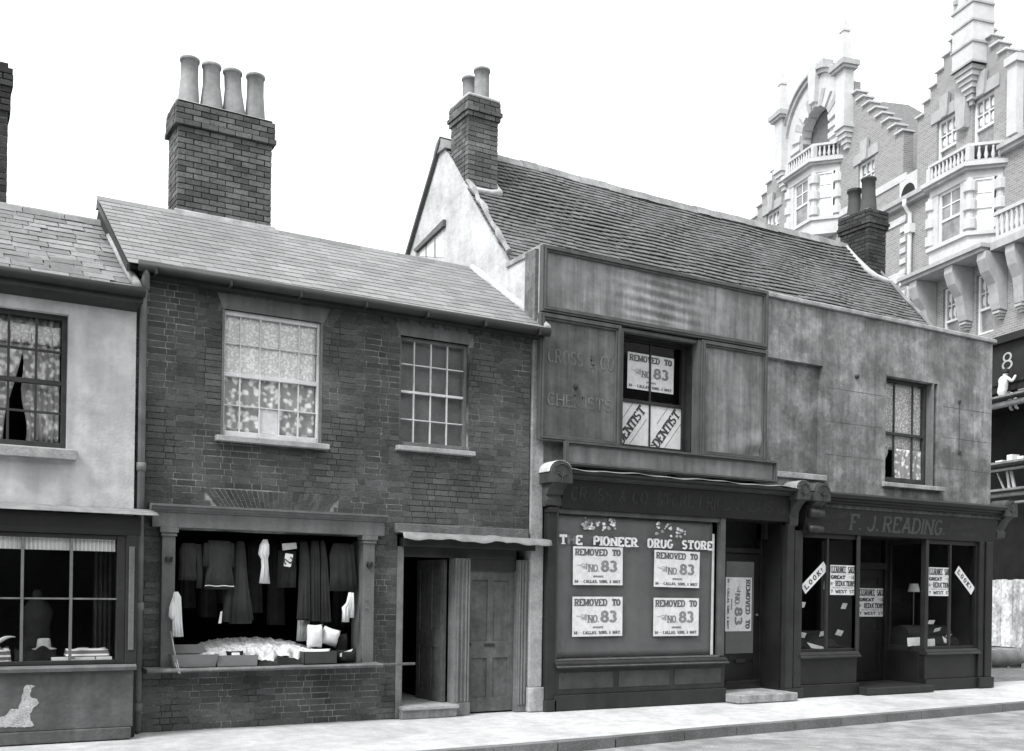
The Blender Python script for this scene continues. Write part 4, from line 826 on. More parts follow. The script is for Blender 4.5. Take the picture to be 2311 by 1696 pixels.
# consoles at the ends of the shop fascias
def console(x0, x1, z0, z1, yo, mat, capmat):
    w_ = x1 - x0; n = 10; h = .30
    arch_ = [(x0, z1 - h)] + [((x0 + x1) / 2 - w_ / 2 * math.cos(math.pi * i / n), z1 - w_ * .42 + w_ * .42 * math.sin(math.pi * i / n)) for i in range(n + 1)] + [(x1, z1 - h)]
    c_ = MB().extrude([(x, yo, z) for x, z in arch_], (0, -yo - .02, 0)).build('console', mat, cb, bevel=.006)
    MB().sheet(10, 4, lambda u, v: ((x0 + x1) / 2 - (w_ / 2 + .012) * math.cos(math.pi * u), yo + .02 - yo * v * .95, z1 - w_ * .42 + (w_ * .42 + .012) * math.sin(math.pi * u)), (0, 0, .006)).build('lead_cap', capmat, c_, smooth=True)
    zc = z1 - h * .52; xm = (x0 + x1) / 2
    ro = MB()
    for i in range(7): a = math.pi * (.1 + .8 * i / 6); ro.tube([(xm, yo - .008, zc - .06), (xm + .075 * math.cos(a), yo - .012, zc - .04 + .10 * math.sin(a))], [.008, .014], 6)
    ro.tube([(xm, yo - .008, zc - .14), (xm, yo - .008, zc - .04)], .008, 6)
    ro.tube([(xm - w_ * .38 * math.cos(math.pi * i / 8), yo - .004, zc - .0 + .12 * math.sin(math.pi * i / 8)) for i in range(9)], .008, 6)
    ro.build('rosette', mat, c_)
    zb = z1 - h; prof = [(-.10, z0), (-.14, z0 + .02), (-.15, z0 + .1), (-.12, z0 + .16), (-.16, z0 + (zb - z0) * .55), (yo * .62, z0 + (zb - z0) * .8), (yo + .03, zb), (-.02, zb), (-.02, z0)]
    MB().prof_x(prof, x0 + .05, x1 - .05).build('scroll', mat, c_, bevel=.006)
    return c_
m_cons = M('console_paint', .055, .7, [(6, .3)], streak=(8, .2))
console(.40, .76, 2.88, 3.50, -.34, m_cons, m_gable)
console(5.08, 5.36, 2.80, 3.52, -.36, m_cons, m_stone)
console(5.48, 5.82, 2.78, 3.52, -.36, m_cons, m_cons)
console(10.42, 10.76, 2.80, 3.50, -.36, m_cons, m_cons)
for z, rr in ((3.03, .085), (2.77, .065)): MB().tube([(5.48, -.22, z), (5.76, -.22, z)], rr, 12).build('scroll_roll', m_dark, cb, smooth=True)
# chemist shopfront
fs = MB().prof_x([(-.12, 2.87), (-.17, 3.28), (.0, 3.28), (.0, 2.87)], .72, 5.12).build('fascia', m_black, cb, bevel=.004)
def tf(a, b_, l): return (.76 + a, -.121 - .05 * b_ / .41 - l, 2.87 + b_)
words('CROSS & CO. STORE PRICE CHEMISTS', .10, 4.25, .12, .2, .026, tf, M('faded_gilt', .034, .7, [(5, .5)]), fs)
MB().prof_x([(-.0, 3.28), (-.20, 3.28), (-.24, 3.31), (-.26, 3.33), (-.34, 3.35), (-.36, 3.385), (0, 3.42)], .76, 5.10).build('cornice', m_dark, cb)
def cl(u, v):
    x = .76 + 4.32 * u; r_ = .014 * math.sin(x * 4.3) + .009 * math.sin(x * 11)
    return (x, -.02 - .36 * v, 3.435 - .03 * v + r_ * .7 * v - (.012 if v > .95 else 0))
MB().sheet(60, 5, cl, (0, 0, .005)).build('lead_flashing', m_lead, cb, smooth=True)
MB().box(.50, .65, -.13, .1, .16, 2.86).box(.48, .67, -.15, .1, 0, .16).box(.49, .66, -.16, .1, 2.80, 2.87).build('pilaster', m_dark, cb, bevel=.008)
YW = -.06
sw = MB().box(.65, .70, YW - .03, YW + .06, .70, 2.87).box(3.70, 3.80, YW - .04, YW + .06, .70, 2.87).box(.70, 3.70, YW - .02, YW + .05, 2.80, 2.87).box(.70, 3.70, YW - .02, YW + .05, .69, .73).build('shop_window', m_mould, cb, bevel=.006)
MB().box(.70, 3.70, YW + .01, YW + .016, .73, 2.80).build('pane', GLASS, sw)
m_scrim = M('window_scrim', .135, .9, [(.9, .12), (4, .10)], streak=(2, .12), bump=(5, .3))
MB().sheet(40, 20, lambda u, v: (.70 + 2.90 * u, YW + .05 + .004 * math.sin(u * 8 + v * 3), .73 + 2.07 * v), (0, .006, 0)).build('window_scrim', m_scrim, sw, smooth=True)
MB().box(3.60, 3.645, YW + .045, YW + .055, .735, 2.62).build('scrim_edge', m_paper, sw, label='white edge strip down the right of the papered window')
MB().prof_x([(-.20, .60), (-.21, .615), (-.19, .63), (-.17, .64), (-.17, .665), (-.14, .68), (-.13, .70), (.05, .705), (.05, .60)], .64, 3.82).build('sill', m_dark, cb, bevel=.003)
MB().box(.64, 3.82, -.205, -.188, .622, .632).box(.66, 3.80, -.10, -.065, .708, .722).build('sill_edge', m_wgrey, cb)
sr = MB().box(.64, 3.80, -.12, .05, .22, .60).box(.63, 3.81, -.15, .05, .0, .22).build('stall_riser', m_dark, cb, bevel=.008)
for a, c in ((.72, 1.66), (1.76, 2.70), (2.80, 3.72)):
    MB().box(a, c, -.128, -.11, .30, .54).build('riser_panel', M('riser_panel_paint', .06, .7, [(4, .3)]), sr, bevel=.006)
# letters stuck on the glass
s = 'THE PIONEER DRUG STORE'; wds = s.split(); spans = [(.735, 1.13, 'THE'), (1.32, 2.12, 'PIONEER'), (2.30, 2.79, 'DRUG'), (2.96, 3.57, 'STORE')]
m_let = M('enamel_letter', .72, .5, [(14, .25)]); m_let2 = M('worn_letter', .16, .6, [(30, .4)])
for a, c, wd in spans:
    W_ = sum(GL[k][0] + .34 for k in wd) - .34; kx = (c - a - .035) / W_; x = a
    for i, ch_ in enumerate(wd):
        lw = GL[ch_][0] * kx + .035; t = MB(); text(t, ch_, 0, max(lw, .04), 0, .158, .040, lambda p, q_, l, x=x: (x + p, YW + .005 - l, 2.352 + q_), ch_ in 'TIRN')
        t.build('letter', m_let2 if (wd, i) == ('THE', 1) else m_let, sw); x += (GL[ch_][0] + .34) * kx
r = random.Random(12)
for (a, c, p, q) in ((1.12, 1.75, 2.58, 2.76), (1.12, 1.4, 2.58, 2.7), (1.5, 1.72, 2.6, 2.76), (2.45, 2.78, 2.55, 2.74), (2.85, 3.02, 2.53, 2.68)):
    for k in range(13):
        x, z = r.uniform(a, c), r.uniform(p, q); n = r.randint(4, 6); s0 = r.uniform(.012, .05)
        MB().extrude([(x + s0 * r.uniform(.5, 1) * math.cos(6.283 * i / n), YW + .004 - k * .0004, z + s0 * .8 * r.uniform(.5, 1) * math.sin(6.283 * i / n)) for i in range(n)], (0, .002, 0)).build('torn_paper', m_let if k % 4 == 0 else m_linen2, sw)
for z_ in (4.06, 4.62, 5.18): MB().box(6.05, 7.45, -.003, .002, z_, z_ + .006).box(9.05, 10.44, -.003, .002, z_ - .02, z_ - .014).build('score_line', M('score_line', .14, .9, [(3, .5)]), cw)
# recessed chemist door
MB().box(3.80, 5.06, -.44, .5, 0, .13).build('door_step', m_stone, cb, bevel=.015)
MB().box(5.05, 5.10, -.02, .55, .13, 2.87).box(3.80, 3.84, .0, .55, .13, 2.87).box(3.84, 5.05, .52, .55, .13, 2.87).box(3.8, 5.1, .0, .55, 2.86, 2.9).build('lobby', m_black, cb)
MB().box(3.86, 4.24, .40, .50, .13, 2.86).box(5.00, 5.05, .38, .50, .13, 2.86).box(4.24, 5.0, .38, .50, 2.36, 2.44).build('door_frame', m_black, cb, bevel=.004)
cdoor = door(cb, 'door', Matrix.Translation((4.245, .42, .26)), .755, 2.09, m_black, [(.06, .86, .21, .94), (.06, .86, .03, .16)], label='half-glazed black door of the chemist')
MB().box(4.29, 4.90, .425, .43, .71, 2.22).build('pane', m_scrim, cdoor)
MB().box(4.24, 5.0, .36, .45, .13, .26).box(4.25, 4.98, .35, .42, .24, .27).build('threshold', m_dark, cdoor)
MB().lathe(4.95, .40, [(.0, 1.32), (.025, 1.33), (.025, 1.36), (0, 1.37)], 8, caps=False).build('door_knob', m_brass, cdoor)
MB().box(4.50, 4.72, .408, .422, .56, .62).build('letter_slot', m_iron, cdoor)
# pilaster between the shops
MB().box(5.09, 5.24, -.14, .1, .16, 2.82).box(5.27, 5.44, -.12, .1, .16, 2.74).box(5.07, 5.46, -.17, .1, 0, .16).build('pilaster', m_dark, cb, bevel=.01)
# tailor shopfront
fs = MB().prof_x([(-.12, 2.72), (-.20, 3.16), (.0, 3.16), (.0, 2.72)], 5.46, 10.42).build('fascia', m_black, cb, bevel=.004)
def tf(a, b_, l): return (5.46 + a, -.121 - .08 * b_ / .44 - l, 2.72 + b_)
m_gilt = M('dull_gilt', .075, .6, [(6, .3)]); m_gilt2 = M('faint_gilt', .05, .6, [(5, .4)])
for s_, a_, c_ in (('F.', 1.05, 1.33), ('J.', 1.46, 1.75), ('READING.', 1.86, 3.50)): text(MB(), s_, a_, c_, .06, .30, .055, tf, True, .32).build('lettering', m_gilt, fs)
def font(txt, size, to3, mat, parent, shear=.25):
    cu = bpy.data.curves.new('lettering', 'FONT'); cu.body = txt; cu.size = size; cu.shear = shear; cu.resolution_u = 3
    o = bpy.data.objects.new('lettering', cu); COL.objects.link(o); dg = bpy.context.evaluated_depsgraph_get(); me = o.evaluated_get(dg).to_mesh()
    mb = MB(); mb.add([to3(v.co.x, v.co.y, .002) for v in me.vertices], [tuple(p.vertices) for p in me.polygons]); bpy.data.objects.remove(o); bpy.data.curves.remove(cu)
    return mb.build('lettering', mat, parent)
def slant(x0, z0, an):
    c_, s_ = math.cos(math.radians(an)), math.sin(math.radians(an)); return lambda a, b_, l: tf(x0 + a * c_ - b_ * s_, z0 + a * s_ + b_ * c_, l)
font("Gentlemen's", .17, slant(.20, .19, 8), m_gilt2, fs); font('Tailor', .19, slant(.52, .03, 9), m_gilt2, fs)
font('Breeches', .17, slant(3.62, .18, 6), m_gilt2, fs); font('Maker', .18, slant(3.95, .02, 7), m_gilt2, fs)
MB().prof_x([(0, 3.16), (-.22, 3.16), (-.22, 3.205), (-.27, 3.215), (-.27, 3.25), (-.31, 3.26), (-.31, 3.295), (-.35, 3.305), (-.37, 3.36), (-.36, 3.385), (0, 3.44)], 5.82, 10.45).build('cornice', m_black, cb)
MB().prof_x([(-.225, 3.145), (-.225, 3.21), (-.19, 3.21), (-.19, 3.145)], 5.82, 10.45).build('cornice_edge', M('chipped_paint', .06, .7, [(3, .5), (16, .4)], streak=(9, .5)), cb)
MB().box(10.00, 10.14, -.12, .1, .2, 2.72).box(10.17, 10.36, -.14, .1, .2, 2.72).box(9.98, 10.40, -.17, .1, 0, .2).build('pilaster', m_black, cb, bevel=.01)
YT = -.05
def shopwin(x0, x1, mull, side, nm='shop_window'):
    f = MB().box(x0, x0 + .05, YT - .03, YT + .05, .74, 2.72).box(x1 - .05, x1, YT - .03, YT + .05, .74, 2.72).box(x0 + .05, x1 - .05, YT - .02, YT + .05, 2.64, 2.72).box(x0 + .05, x1 - .05, YT - .02, YT + .05, .74, .79)
    wn = f.build(nm, m_black, cb, bevel=.005)
    for m_ in mull: MB().box(m_ - .02, m_ + .02, YT - .025, YT + .03, .79, 2.64).build('mullion', m_dark, wn, bevel=.004)
    X = [x0 + .05] + mull + [x1 - .05]
    for a, c in zip(X, X[1:]): MB().box(a + .01, c - .01, YT + .01, YT + .016, .79, 2.64).build('pane', GLASS, wn)
    # side light running back to the lobby door
    MB().box(side - .004, side + .004, YT + .06, .72, .79, 2.64).build('pane', GLASS, wn)
    MB().box(side - .025, side + .025, .70, .78, .13, 2.72).box(side - .02, side + .02, YT + .05, .72, .70, .79).box(side - .02, side + .02, YT + .05, .72, 2.64, 2.72).build('side_frame', m_dark, wn)
    MB().prof_x([(-.16, .64), (-.17, .66), (-.14, .68), (-.14, .70), (-.11, .715), (-.10, .74), (.04, .745), (.04, .64)], x0 - .02, x1 + .02).build('sill', m_dark, wn, bevel=.003)
    MB().box(x0, x1, -.08, .05, .2, .64).box(x0 - .01, x1 + .01, -.12, .05, 0, .2).box(side - .03, side + .03, .05, .75, 0, .70).build('stall_riser', m_black, wn, bevel=.008)
    return wn
swl = shopwin(5.44, 6.80, [6.08], 6.78); swr = shopwin(8.55, 10.0, [9.235], 8.57)
MB().box(6.75, 6.83, YT - .05, YT + .06, .74, 2.72).box(8.52, 8.60, YT - .05, YT + .06, .74, 2.72).build('corner_post', m_dark, cb, bevel=.006)
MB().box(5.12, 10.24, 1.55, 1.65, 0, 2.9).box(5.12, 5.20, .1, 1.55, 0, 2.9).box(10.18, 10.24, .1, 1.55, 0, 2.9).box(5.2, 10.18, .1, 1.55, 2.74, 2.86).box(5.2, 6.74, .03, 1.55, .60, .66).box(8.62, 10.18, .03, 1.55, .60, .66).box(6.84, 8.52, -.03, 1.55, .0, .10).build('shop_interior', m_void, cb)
MB().box(6.83, 8.54, -.30, .75, .0, .125).build('door_step', m_dark, cb, bevel=.015)
MB().box(6.80, 7.58, .76, .86, .12, 2.72).box(8.46, 8.56, .74, .86, .12, 2.72).box(7.58, 8.46, .74, .86, 2.18, 2.30).build('door_frame', m_black, cb, bevel=.004)
td = door(cb, 'door', Matrix.Translation((7.585, .80, .13)), .87, 2.04, m_black, [(.13, .87, .45, .93), (.13, .87, .06, .36)], label='black half-glazed door of the tailor')
MB().box(7.70, 8.34, .808, .812, 1.06, 2.02).build('pane', GLASS, td)
MB().box(7.58, 8.46, .80, .82, 2.30, 2.70).build('fanlight', GLASS, td)

# ------------------------------------------------------------------ posters and notices
def hand(mb, x, y, w_, to3, flip=False):
    f = (lambda a: x + w_ - a) if flip else (lambda a: x + a); k = .0
    for pts, th in (([(0, .30), (.5, .26)], .05), ([(.42, .36), (.62, .40), (.78, .36)], .05), ([(.45, .20), (.75, .20)], .045), ([(.48, .12), (.75, .12)], .045), ([(.52, .04), (.75, .04)], .045), ([(.78, .38), (.78, .02)], .05), ([(.92, .46), (.92, -.04)], .10)):
        k += .0003; ribbon(mb, [(f(a * w_), y + b_ * w_) for a, b_ in pts], th * w_, to3, .002 + k, 0)
def removed(label, x, z, w_, h, y, frame=None, ink=m_inkg, turn=0, n=0, group=None, fade=False):
    an_ = [.006, -.010, -.006, .009, .0, .012][int(x * 7 + z * 5) % 6]
    to = (lambda a, b_, l: (x + a - b_ * an_, y - l, z + b_ + a * an_)) if not turn else (lambda a, b_, l: (x + b_, y - l, z + w_ - a))
    q = [(0, 0), (w_, 0), (w_, h), (0, h)]
    o = MB().extrude([to(a, b_, .0) for a, b_ in q], (0, .002, 0)).build('poster', m_paper, label=label, cat='poster', group=group or 'removal posters of the chemist')
    def T(s, a, c, p, hh, th, sf=True, gp=.3, ik=None): text(MB(), s, a * w_, c * w_, p * h, hh * h, th * w_, to, sf, gp).build('lettering', ik or cur[0], o)
    cur = [ink]; T('REMOVED', .04, .69, .755, .20, .031, True, .36); T('TO', .78, .96, .755, .20, .038); cur[0] = m_print2
    T('NO.', .30, .525, .335, .215, .030); T('83', .55, .885, .33, .34, .062, False, .3); T(',', .90, .925, .33, .06, .015, False); t = MB(); hand(t, .07 * w_, .42 * h, .21 * w_, to); t.build('pointing_hand', m_print2, o); cur[0] = ink
    T('OPPOSITE', .40, .61, .195, .06, .010, False, .4); T('M', .035, .095, .05, .09, .016); T('---', .10, .19, .05, .085, .008, False); T('CALLAS,', .205, .49, .05, .09, .017, True, .4); T('SONS,', .52, .70, .05, .09, .017, True, .4); T('&', .73, .765, .05, .09, .012); T('MAY.', .80, .97, .05, .09, .017, True, .4)
    return o
yp = YW + .006
removed('removal poster just under the word PIONEER, upper left of the four in the chemist window', .978, 1.785, .876, .555, yp)
removed('removal poster under the words DRUG STORE, upper right of four in the chemist window', 2.433, 1.780, .88, .555, yp)
removed('removal poster at the lower left of the four in the papered chemist window', .978, 1.043, .884, .575, yp)
removed('removal poster at the lower right of the four in the papered chemist window', 2.436, 1.036, .878, .578, yp)
removed('removal poster turned sideways on the glass of the chemist door', 4.275, 1.075, .885, .565, .414, turn=1)
xa, za = P(*(1180 + 637 / 2.709, 520 + 965 / 2.709), wy + .015); xb, zb = P(*(1180 + 922 / 2.709, 520 + 793 / 2.709), wy + .015)
removed('removal poster behind the upper sash of the chemist upstairs window', xa, za - .0, xb - xa, .55, wy + .012)
def sale(label, x, z, w_, h, y, cut=0., group='clearance sale posters'):
    to = on_front(x, z, y)
    o = MB().extrude([to(0, 0, 0), to(w_, 0, 0), to(w_, h, 0), to(0, h, 0)], (0, .002, 0)).build('poster', m_paper, label=label, cat='poster', group=group)
    def T(s, a, c, p, hh, th, sf=True, gp=.3): text(MB(), s, a * w_, c * w_, p * h, hh * h, th * w_, to, sf, gp).build('lettering', m_ink, o)
    T('CLEARANCE', .01, .62, .73, .24, .027, True, .36); T('SALE', .69, .99, .73, .24, .034, True, .36); t = MB(); ribbon(t, [(.2 * w_, .70 * h), (.8 * w_, .70 * h)], .006 * w_, to, .002, 0).build('ruled_line', m_ink, o)
    T('GREAT', .01, .60, .52, .15, .046); t = MB(); hand(t, .72 * w_, .54 * h, .22 * w_, to); t.build('pointing_hand', m_ink, o); T('REDUCTIONS', .2, .99, .285, .20, .030, True, .36); t = MB(); hand(t, .01 * w_, .34 * h, .17 * w_, to, True); t.build('pointing_hand', m_ink, o)
    T('PREVIOUS TO REMOVAL TO', .1, .9, .215, .045, .007, False); T('7', .03, .10, .05, .13, .03); T('WEST', .20, .66, .05, .13, .03); T('ST.', .76, .98, .05, .13, .025); return o
def zt(u, v, Y): return P(1780 + u / 4.8587, 1120 + v / 4.8588, Y)
def place(l, t_, r_, b_, Y): (xa, zb), (xb, za) = zt(l, t_, Y), zt(r_, b_, Y); return xa, za, xb - xa, zb - za
yq = YT + .004
def rectp(l, t_, r_, b_, Y): xa, zb = zt(l, t_, Y); _, za = zt(l, b_, Y); xb, _ = zt(r_, (t_ + b_) / 2, Y); return xa, za, xb - xa, zb - za
sale('clearance sale poster in the left tailor window', *rectp(458, 755, 730, 1083, yq), yq)
sale('clearance sale poster hung on the tailor shop door', *rectp(772, 1010, 1047, 1322, .79), .79)
sale('clearance sale poster in the right tailor window', *rectp(1536, 780, 1780, 1094, yq), yq)
def look(label, c, cr, ln, wd, an, Y):
    x, z = zt(*c, Y); ca, sa = math.cos(an), math.sin(an)
    to = lambda a, b_, l: (x + a * ca - b_ * sa, Y - l, z + a * sa + b_ * ca)
    o = MB().extrude([to(-ln / 2, -wd / 2, 0), to(ln / 2, -wd / 2, 0), to(ln / 2, wd / 2, 0), to(-ln / 2, wd / 2, 0)], (0, .002, 0)).build('notice_strip', m_paper, label=label, cat='notice')
    for k, ch_ in enumerate('LOOK!'): text(MB(), ch_, -ln * .42 + k * ln * .18, -ln * .42 + k * ln * .18 + (ln * .125 if ch_ != '!' else .025), -wd * .3, wd * .6, .026, to, True).build('letter', m_ink, o)
look('slanting white LOOK! strip rising to the right in the left tailor window', (283, 895), 0, .66, .17, math.radians(39), yq)
look('slanting white LOOK! strip falling to the right in the right tailor window', (1932, 925), 0, .62, .17, math.radians(-40), yq)
# tickets, papers and cloth in the tailor windows
tick = [((130, 1162, 180, 1222), 'upper white ticket by the far left post of the left tailor window'), ((583, 1175, 635, 1238), 'tilted white ticket under the left sale poster'), ((123, 1497, 185, 1553), 'low white ticket at the far left of the left tailor window'), ((342, 1480, 408, 1537), 'square low white ticket by the mullion of the left tailor window'),
        ((523, 1470, 590, 1530), 'tilted low white ticket right of the mullion in the left tailor window'), ((1530, 1360, 1597, 1405), 'highest white ticket on the cloth heap in the right tailor window'), ((1595, 1445, 1665, 1487), 'second white ticket down the cloth heap in the right tailor window'), ((1730, 1510, 1775, 1550), 'third white ticket down the cloth heap beside the right mullion'),
        ((1268, 1453, 1312, 1495), 'small white ticket low at the left of the right tailor window')]
r = random.Random(9)
for (l, t_, r2, b_), lab in tick:
    TY = .60 if 1200 < l < 1400 else .10
    x, z, w_, h = rectp(l, t_, r2, b_, TY); a = r.uniform(-.2, .2); ca, sa = math.cos(a), math.sin(a); cx, cz = x + w_ / 2, z + h / 2
    MB().extrude([(cx + p * w_ / 2 * ca - q * h / 2 * sa, TY - .02 * q, cz + p * w_ / 2 * sa + q * h / 2 * ca) for p, q in ((-1, -1), (1, -1), (1, 1), (-1, 1))], (0, .003, 0)).build('price_ticket', m_paper, label=lab, cat='ticket', group='tickets in the tailor windows')
for k, (l, t_, r2, b_, lab) in enumerate(((205, 1605, 395, 1690, 'long white paper lying at the bottom of the left tailor window'), (1305, 1550, 1495, 1650, 'large white card at the bottom left of the right tailor window'), (1525, 1565, 1610, 1655, 'white card beside the large one in the right tailor window'), (1690, 1535, 1775, 1630, 'slanting white card by the right mullion of the right tailor window'))):
    TY = .20 if k == 1 else .06
    x, z, w_, h = rectp(l, t_, r2, b_, TY)
    q = [(x + w_ * .25, z + h * .25), (x + w_, z), (x + w_, z + h * .35), (x, z + h)] if k in (0, 3) else [(x + .04 * w_, z), (x + w_, z + .02), (x + w_ * .95, z + h), (x, z + h * .95)]
    MB().extrude([(a, TY + .01, max(.665, c)) for a, c in q], (0, .003, 0)).build('paper_card', m_paper, label=lab, cat='card')
LY = .85; x, z, w_, h = rectp(1330, 960, 1415, 1050, LY)
ls = thing('lampshade_stand', (x + w_ / 2, LY, .66), 'white conical lampshade on a thin stand in the right tailor window', 'lamp')
MB().lathe(x + w_ / 2, LY, [(w_ / 2, z), (w_ * .36, z + h), (w_ * .34, z + h), (w_ * .48, z)], 20, caps=False).build('shade', m_paper, ls, smooth=True)
MB().lathe(x + w_ / 2, LY, [(.10, .665), (.10, .68), (.012, .69), (.010, z + h * .6)], 12).build('stand', m_brass, ls)
x, z, w_, h = rectp(382, 930, 425, 1020, .25)
MB().extrude([(x, .25, z), (x + w_, .25, z), (x + w_ * .9, .25, z + h), (x + w_ * .2, .25, z + h)], (0, .004, 0)).build('hanging_card', m_linen2, label='pale upright card beside the left sale poster', cat='card')
for k, (x, y, l, rr, lab) in enumerate(((5.55, .35, 1.1, .13, 'roll of dark cloth lying in the left tailor window'), (5.6, .62, 1.05, .2, 'thicker dark cloth roll behind it in the left tailor window'), (8.7, .35, 1.2, .14, 'front roll of dark cloth in the right tailor window'), (8.75, .65, 1.25, .24, 'thick dark cloth roll behind the front one in the right tailor window'))):
    MB().tube([(x, y, .665 + rr), (x + l * .5, y + .02, .665 + rr * 1.02), (x + l, y, .665 + rr)], rr, 16).build('cloth_roll', m_cloth, smooth=False, label=lab, cat='cloth roll', group='cloth rolls in the tailor windows')

# ------------------------------------------------------------------ the big brick building across the side street
K = -.30; HH = (FWD + R0 * K).normalized(); HN = Vector((-HH.y, HH.x, 0)); HO = G(2236, 1457)
def HT(t, o, z): return HO + HH * t + HN * o + Vector((0, 0, z))   # along its front, out from its front, up
def hb(): return MB(HT)
bb_ = thing('grand_building', tuple(HT(6, -3, 0)), 'tall pale brick and stone building with stepped gables across the side street', 'building')
def brick_mat(name, c1, c2, mo):
    m = bpy.data.materials.new(name); m.use_nodes = True; t = m.node_tree; N = t.nodes; L = t.links; b = N['Principled BSDF']; b.inputs['Roughness'].default_value = .9
    geo = N.new('ShaderNodeNewGeometry'); mp = N.new('ShaderNodeMapping'); mp.inputs['Rotation'].default_value = (0, 0, -math.atan2(HH.y, HH.x)); L.new(geo.outputs['Position'], mp.inputs['Vector'])
    s = N.new('ShaderNodeSeparateXYZ'); L.new(mp.outputs[0], s.inputs[0]); ad = N.new('ShaderNodeMath'); ad.operation = 'ADD'; L.new(s.outputs[0], ad.inputs[0]); L.new(s.outputs[1], ad.inputs[1])
    c = N.new('ShaderNodeCombineXYZ'); L.new(ad.outputs[0], c.inputs[0]); L.new(s.outputs[2], c.inputs[1])
    k = N.new('ShaderNodeTexBrick'); k.inputs['Scale'].default_value = 1; k.inputs['Brick Width'].default_value = .23; k.inputs['Row Height'].default_value = .08; k.inputs['Mortar Size'].default_value = .009
    for i, v in ((1, c1), (2, c2), (3, mo)): k.inputs[i].default_value = (v, v, v, 1)
    L.new(c.outputs[0], k.inputs['Vector']); L.new(k.outputs[0], b.inputs['Base Color']); return m
h_brick = brick_mat('fine_red_brick', .27, .19, .38); h_stone = M('pale_dressed_stone', .52, .85, [(1.2, .08), (6, .08)], bump=(20, .15)); h_stone2 = M('grey_dressed_stone', .38, .85, [(1.2, .12), (6, .1)], streak=(3, .1))
h_white = M('white_sash', .72, .6, [(6, .08)]); h_roof = M('dark_plain_tiles', .16, .9, [(6, .2)], bump=(40, .4)); h_dark = M('dark_boards_and_shade', .02, .8, [(2, .3)]); h_glass = M('whitened_glass', .22, .25, [(2.2, .5)], spec=.5)
# step gable outlines: half width at height
GR, GLc = 1.80, 11.25
def right_top(t): d = abs(t - GR); k = int((2.52 - d) / .36) if d < 2.52 else -1; return 20.1 + k * .42 if d < 2.52 else 17.7
def left_top(t): d = abs(t - GLc); return min(23.6, 20.0 + int((6.1 - d) / .44) * .42) if d < 6.1 else 17.7
def top(t): return max(right_top(t), left_top(t)) if t > -1.2 else 17.7
w_gr = [(2.12, 3.20, 17.60, 19.50), (.22, 1.28, 17.55, 19.45)]; w_gl = [(7.0, 8.12, 17.95, 19.80), (14.4, 15.6, 18.0, 20.2)]
w_low = [(.10, .97, 10.95, 13.1), (1.85, 2.72, 10.95, 13.1)]
AO = (11.25, 22.40, 1.14)                                     # open arch: centre along, springing height, radius
def inarch(t, z): return (abs(t - AO[0]) < AO[2] and 21.2 < z <= AO[1]) or ((t - AO[0]) ** 2 + (z - AO[1]) ** 2 < AO[2] ** 2 and z > AO[1])
xs = [-9, 18] + [GR + s * (2.52 - .36 * k) for k in range(7) for s in (-1, 1)] + [GLc + s * (6.1 - .44 * k) for k in range(9) for s in (-1, 1)] + [v for w_ in w_gr + w_gl + w_low for v in w_[:2]] + [AO[0] + AO[2] * math.cos(math.pi * i / 12) for i in range(13)]
zs = [10.6, 17.7, 21.2, AO[1]] + [20.1 + .42 * k for k in range(7)] + [20.0 + .42 * k for k in range(9)] + [23.6] + [v for w_ in w_gr + w_gl + w_low for v in w_[2:]] + [AO[1] + AO[2] * math.sin(math.pi * i / 12) for i in range(1, 7)]
b = hb().cells(xs, zs, 0, -.45, lambda t, z: z < top(t) and not any(a < t < c and p < z < q for a, c, p, q in w_gr + w_gl + w_low) and not inarch(t, z))
b.build('wall', h_brick, bb_)
hb().box(-9, 18, -12, -11.7, 0, 17.7).box(17.7, 18, -11.7, -.5, 0, 17.7).box(-9, -8.7, -11.7, -.5, 0, 17.7).box(-8.7, 17.7, -11.7, -.5, 17.3, 17.6).box(-8.7, 17.7, -.9, -.8, 10.6, 17.3).box(6.6, 8.5, -.9, -.8, 17.6, 20.2).box(14.0, 16.0, -.9, -.8, 17.6, 20.4).box(-.3, 3.9, -.9, -.8, 17.6, 19.8).build('inner_walls', h_dark, bb_)
# pitched roofs behind the gables
def ridge(c, hw, z0, z1, back): return hb().add([(c - hw, -.46, z0), (c + hw, -.46, z0), (c, -.46, z1), (c - hw, back, z0), (c + hw, back, z0), (c, back, z1)], [(0, 1, 2), (5, 4, 3), (0, 2, 5, 3), (2, 1, 4, 5), (1, 0, 3, 4)])
ridge(GR, 2.3, 18.5, 22.0, -9).build('roof', h_roof, bb_); hb().add([(5.3, -.46, 18.0), (17.2, -.46, 18.0), (GLc, -.46, 24.2), (GLc, -4.8, 24.4), (5.3, -10, 18.0), (17.2, -10, 18.0)], [(0, 1, 2), (0, 2, 3, 4), (2, 1, 5, 3), (3, 5, 4), (0, 4, 5, 1)]).build('roof', h_roof, bb_)
hb().box(9.9, 12.6, -1.7, -1.6, 20.9, 23.8).box(9.9, 10.0, -1.6, -.46, 20.9, 23.8).box(12.5, 12.6, -1.6, -.46, 20.9, 23.8).box(10, 12.5, -1.6, -.46, 23.5, 23.8).build('arch_shade_box', M('arch_shade', .02, .9, [(2, .3)]), bb_)  # near-black box added behind the arch; its colour stands in for shade
# copings of the steps
for c, hw, n, st, z0, lab in ((GR, 2.52, 7, .36, 20.1, 0), (GLc, 6.1, 8, .44, 20.0, 1)):
    for k in range(n):
        for s in (-1, 1):
            a = c + s * (hw - st * k); a2 = c + s * (hw - st * (k + 1)); lo, hi = min(a, a2), max(a, a2)
            hb().box(lo - .06, hi + .04, -.52, .10, z0 + .42 * k, z0 + .42 * k + .07).build('step_coping', h_stone, bb_)
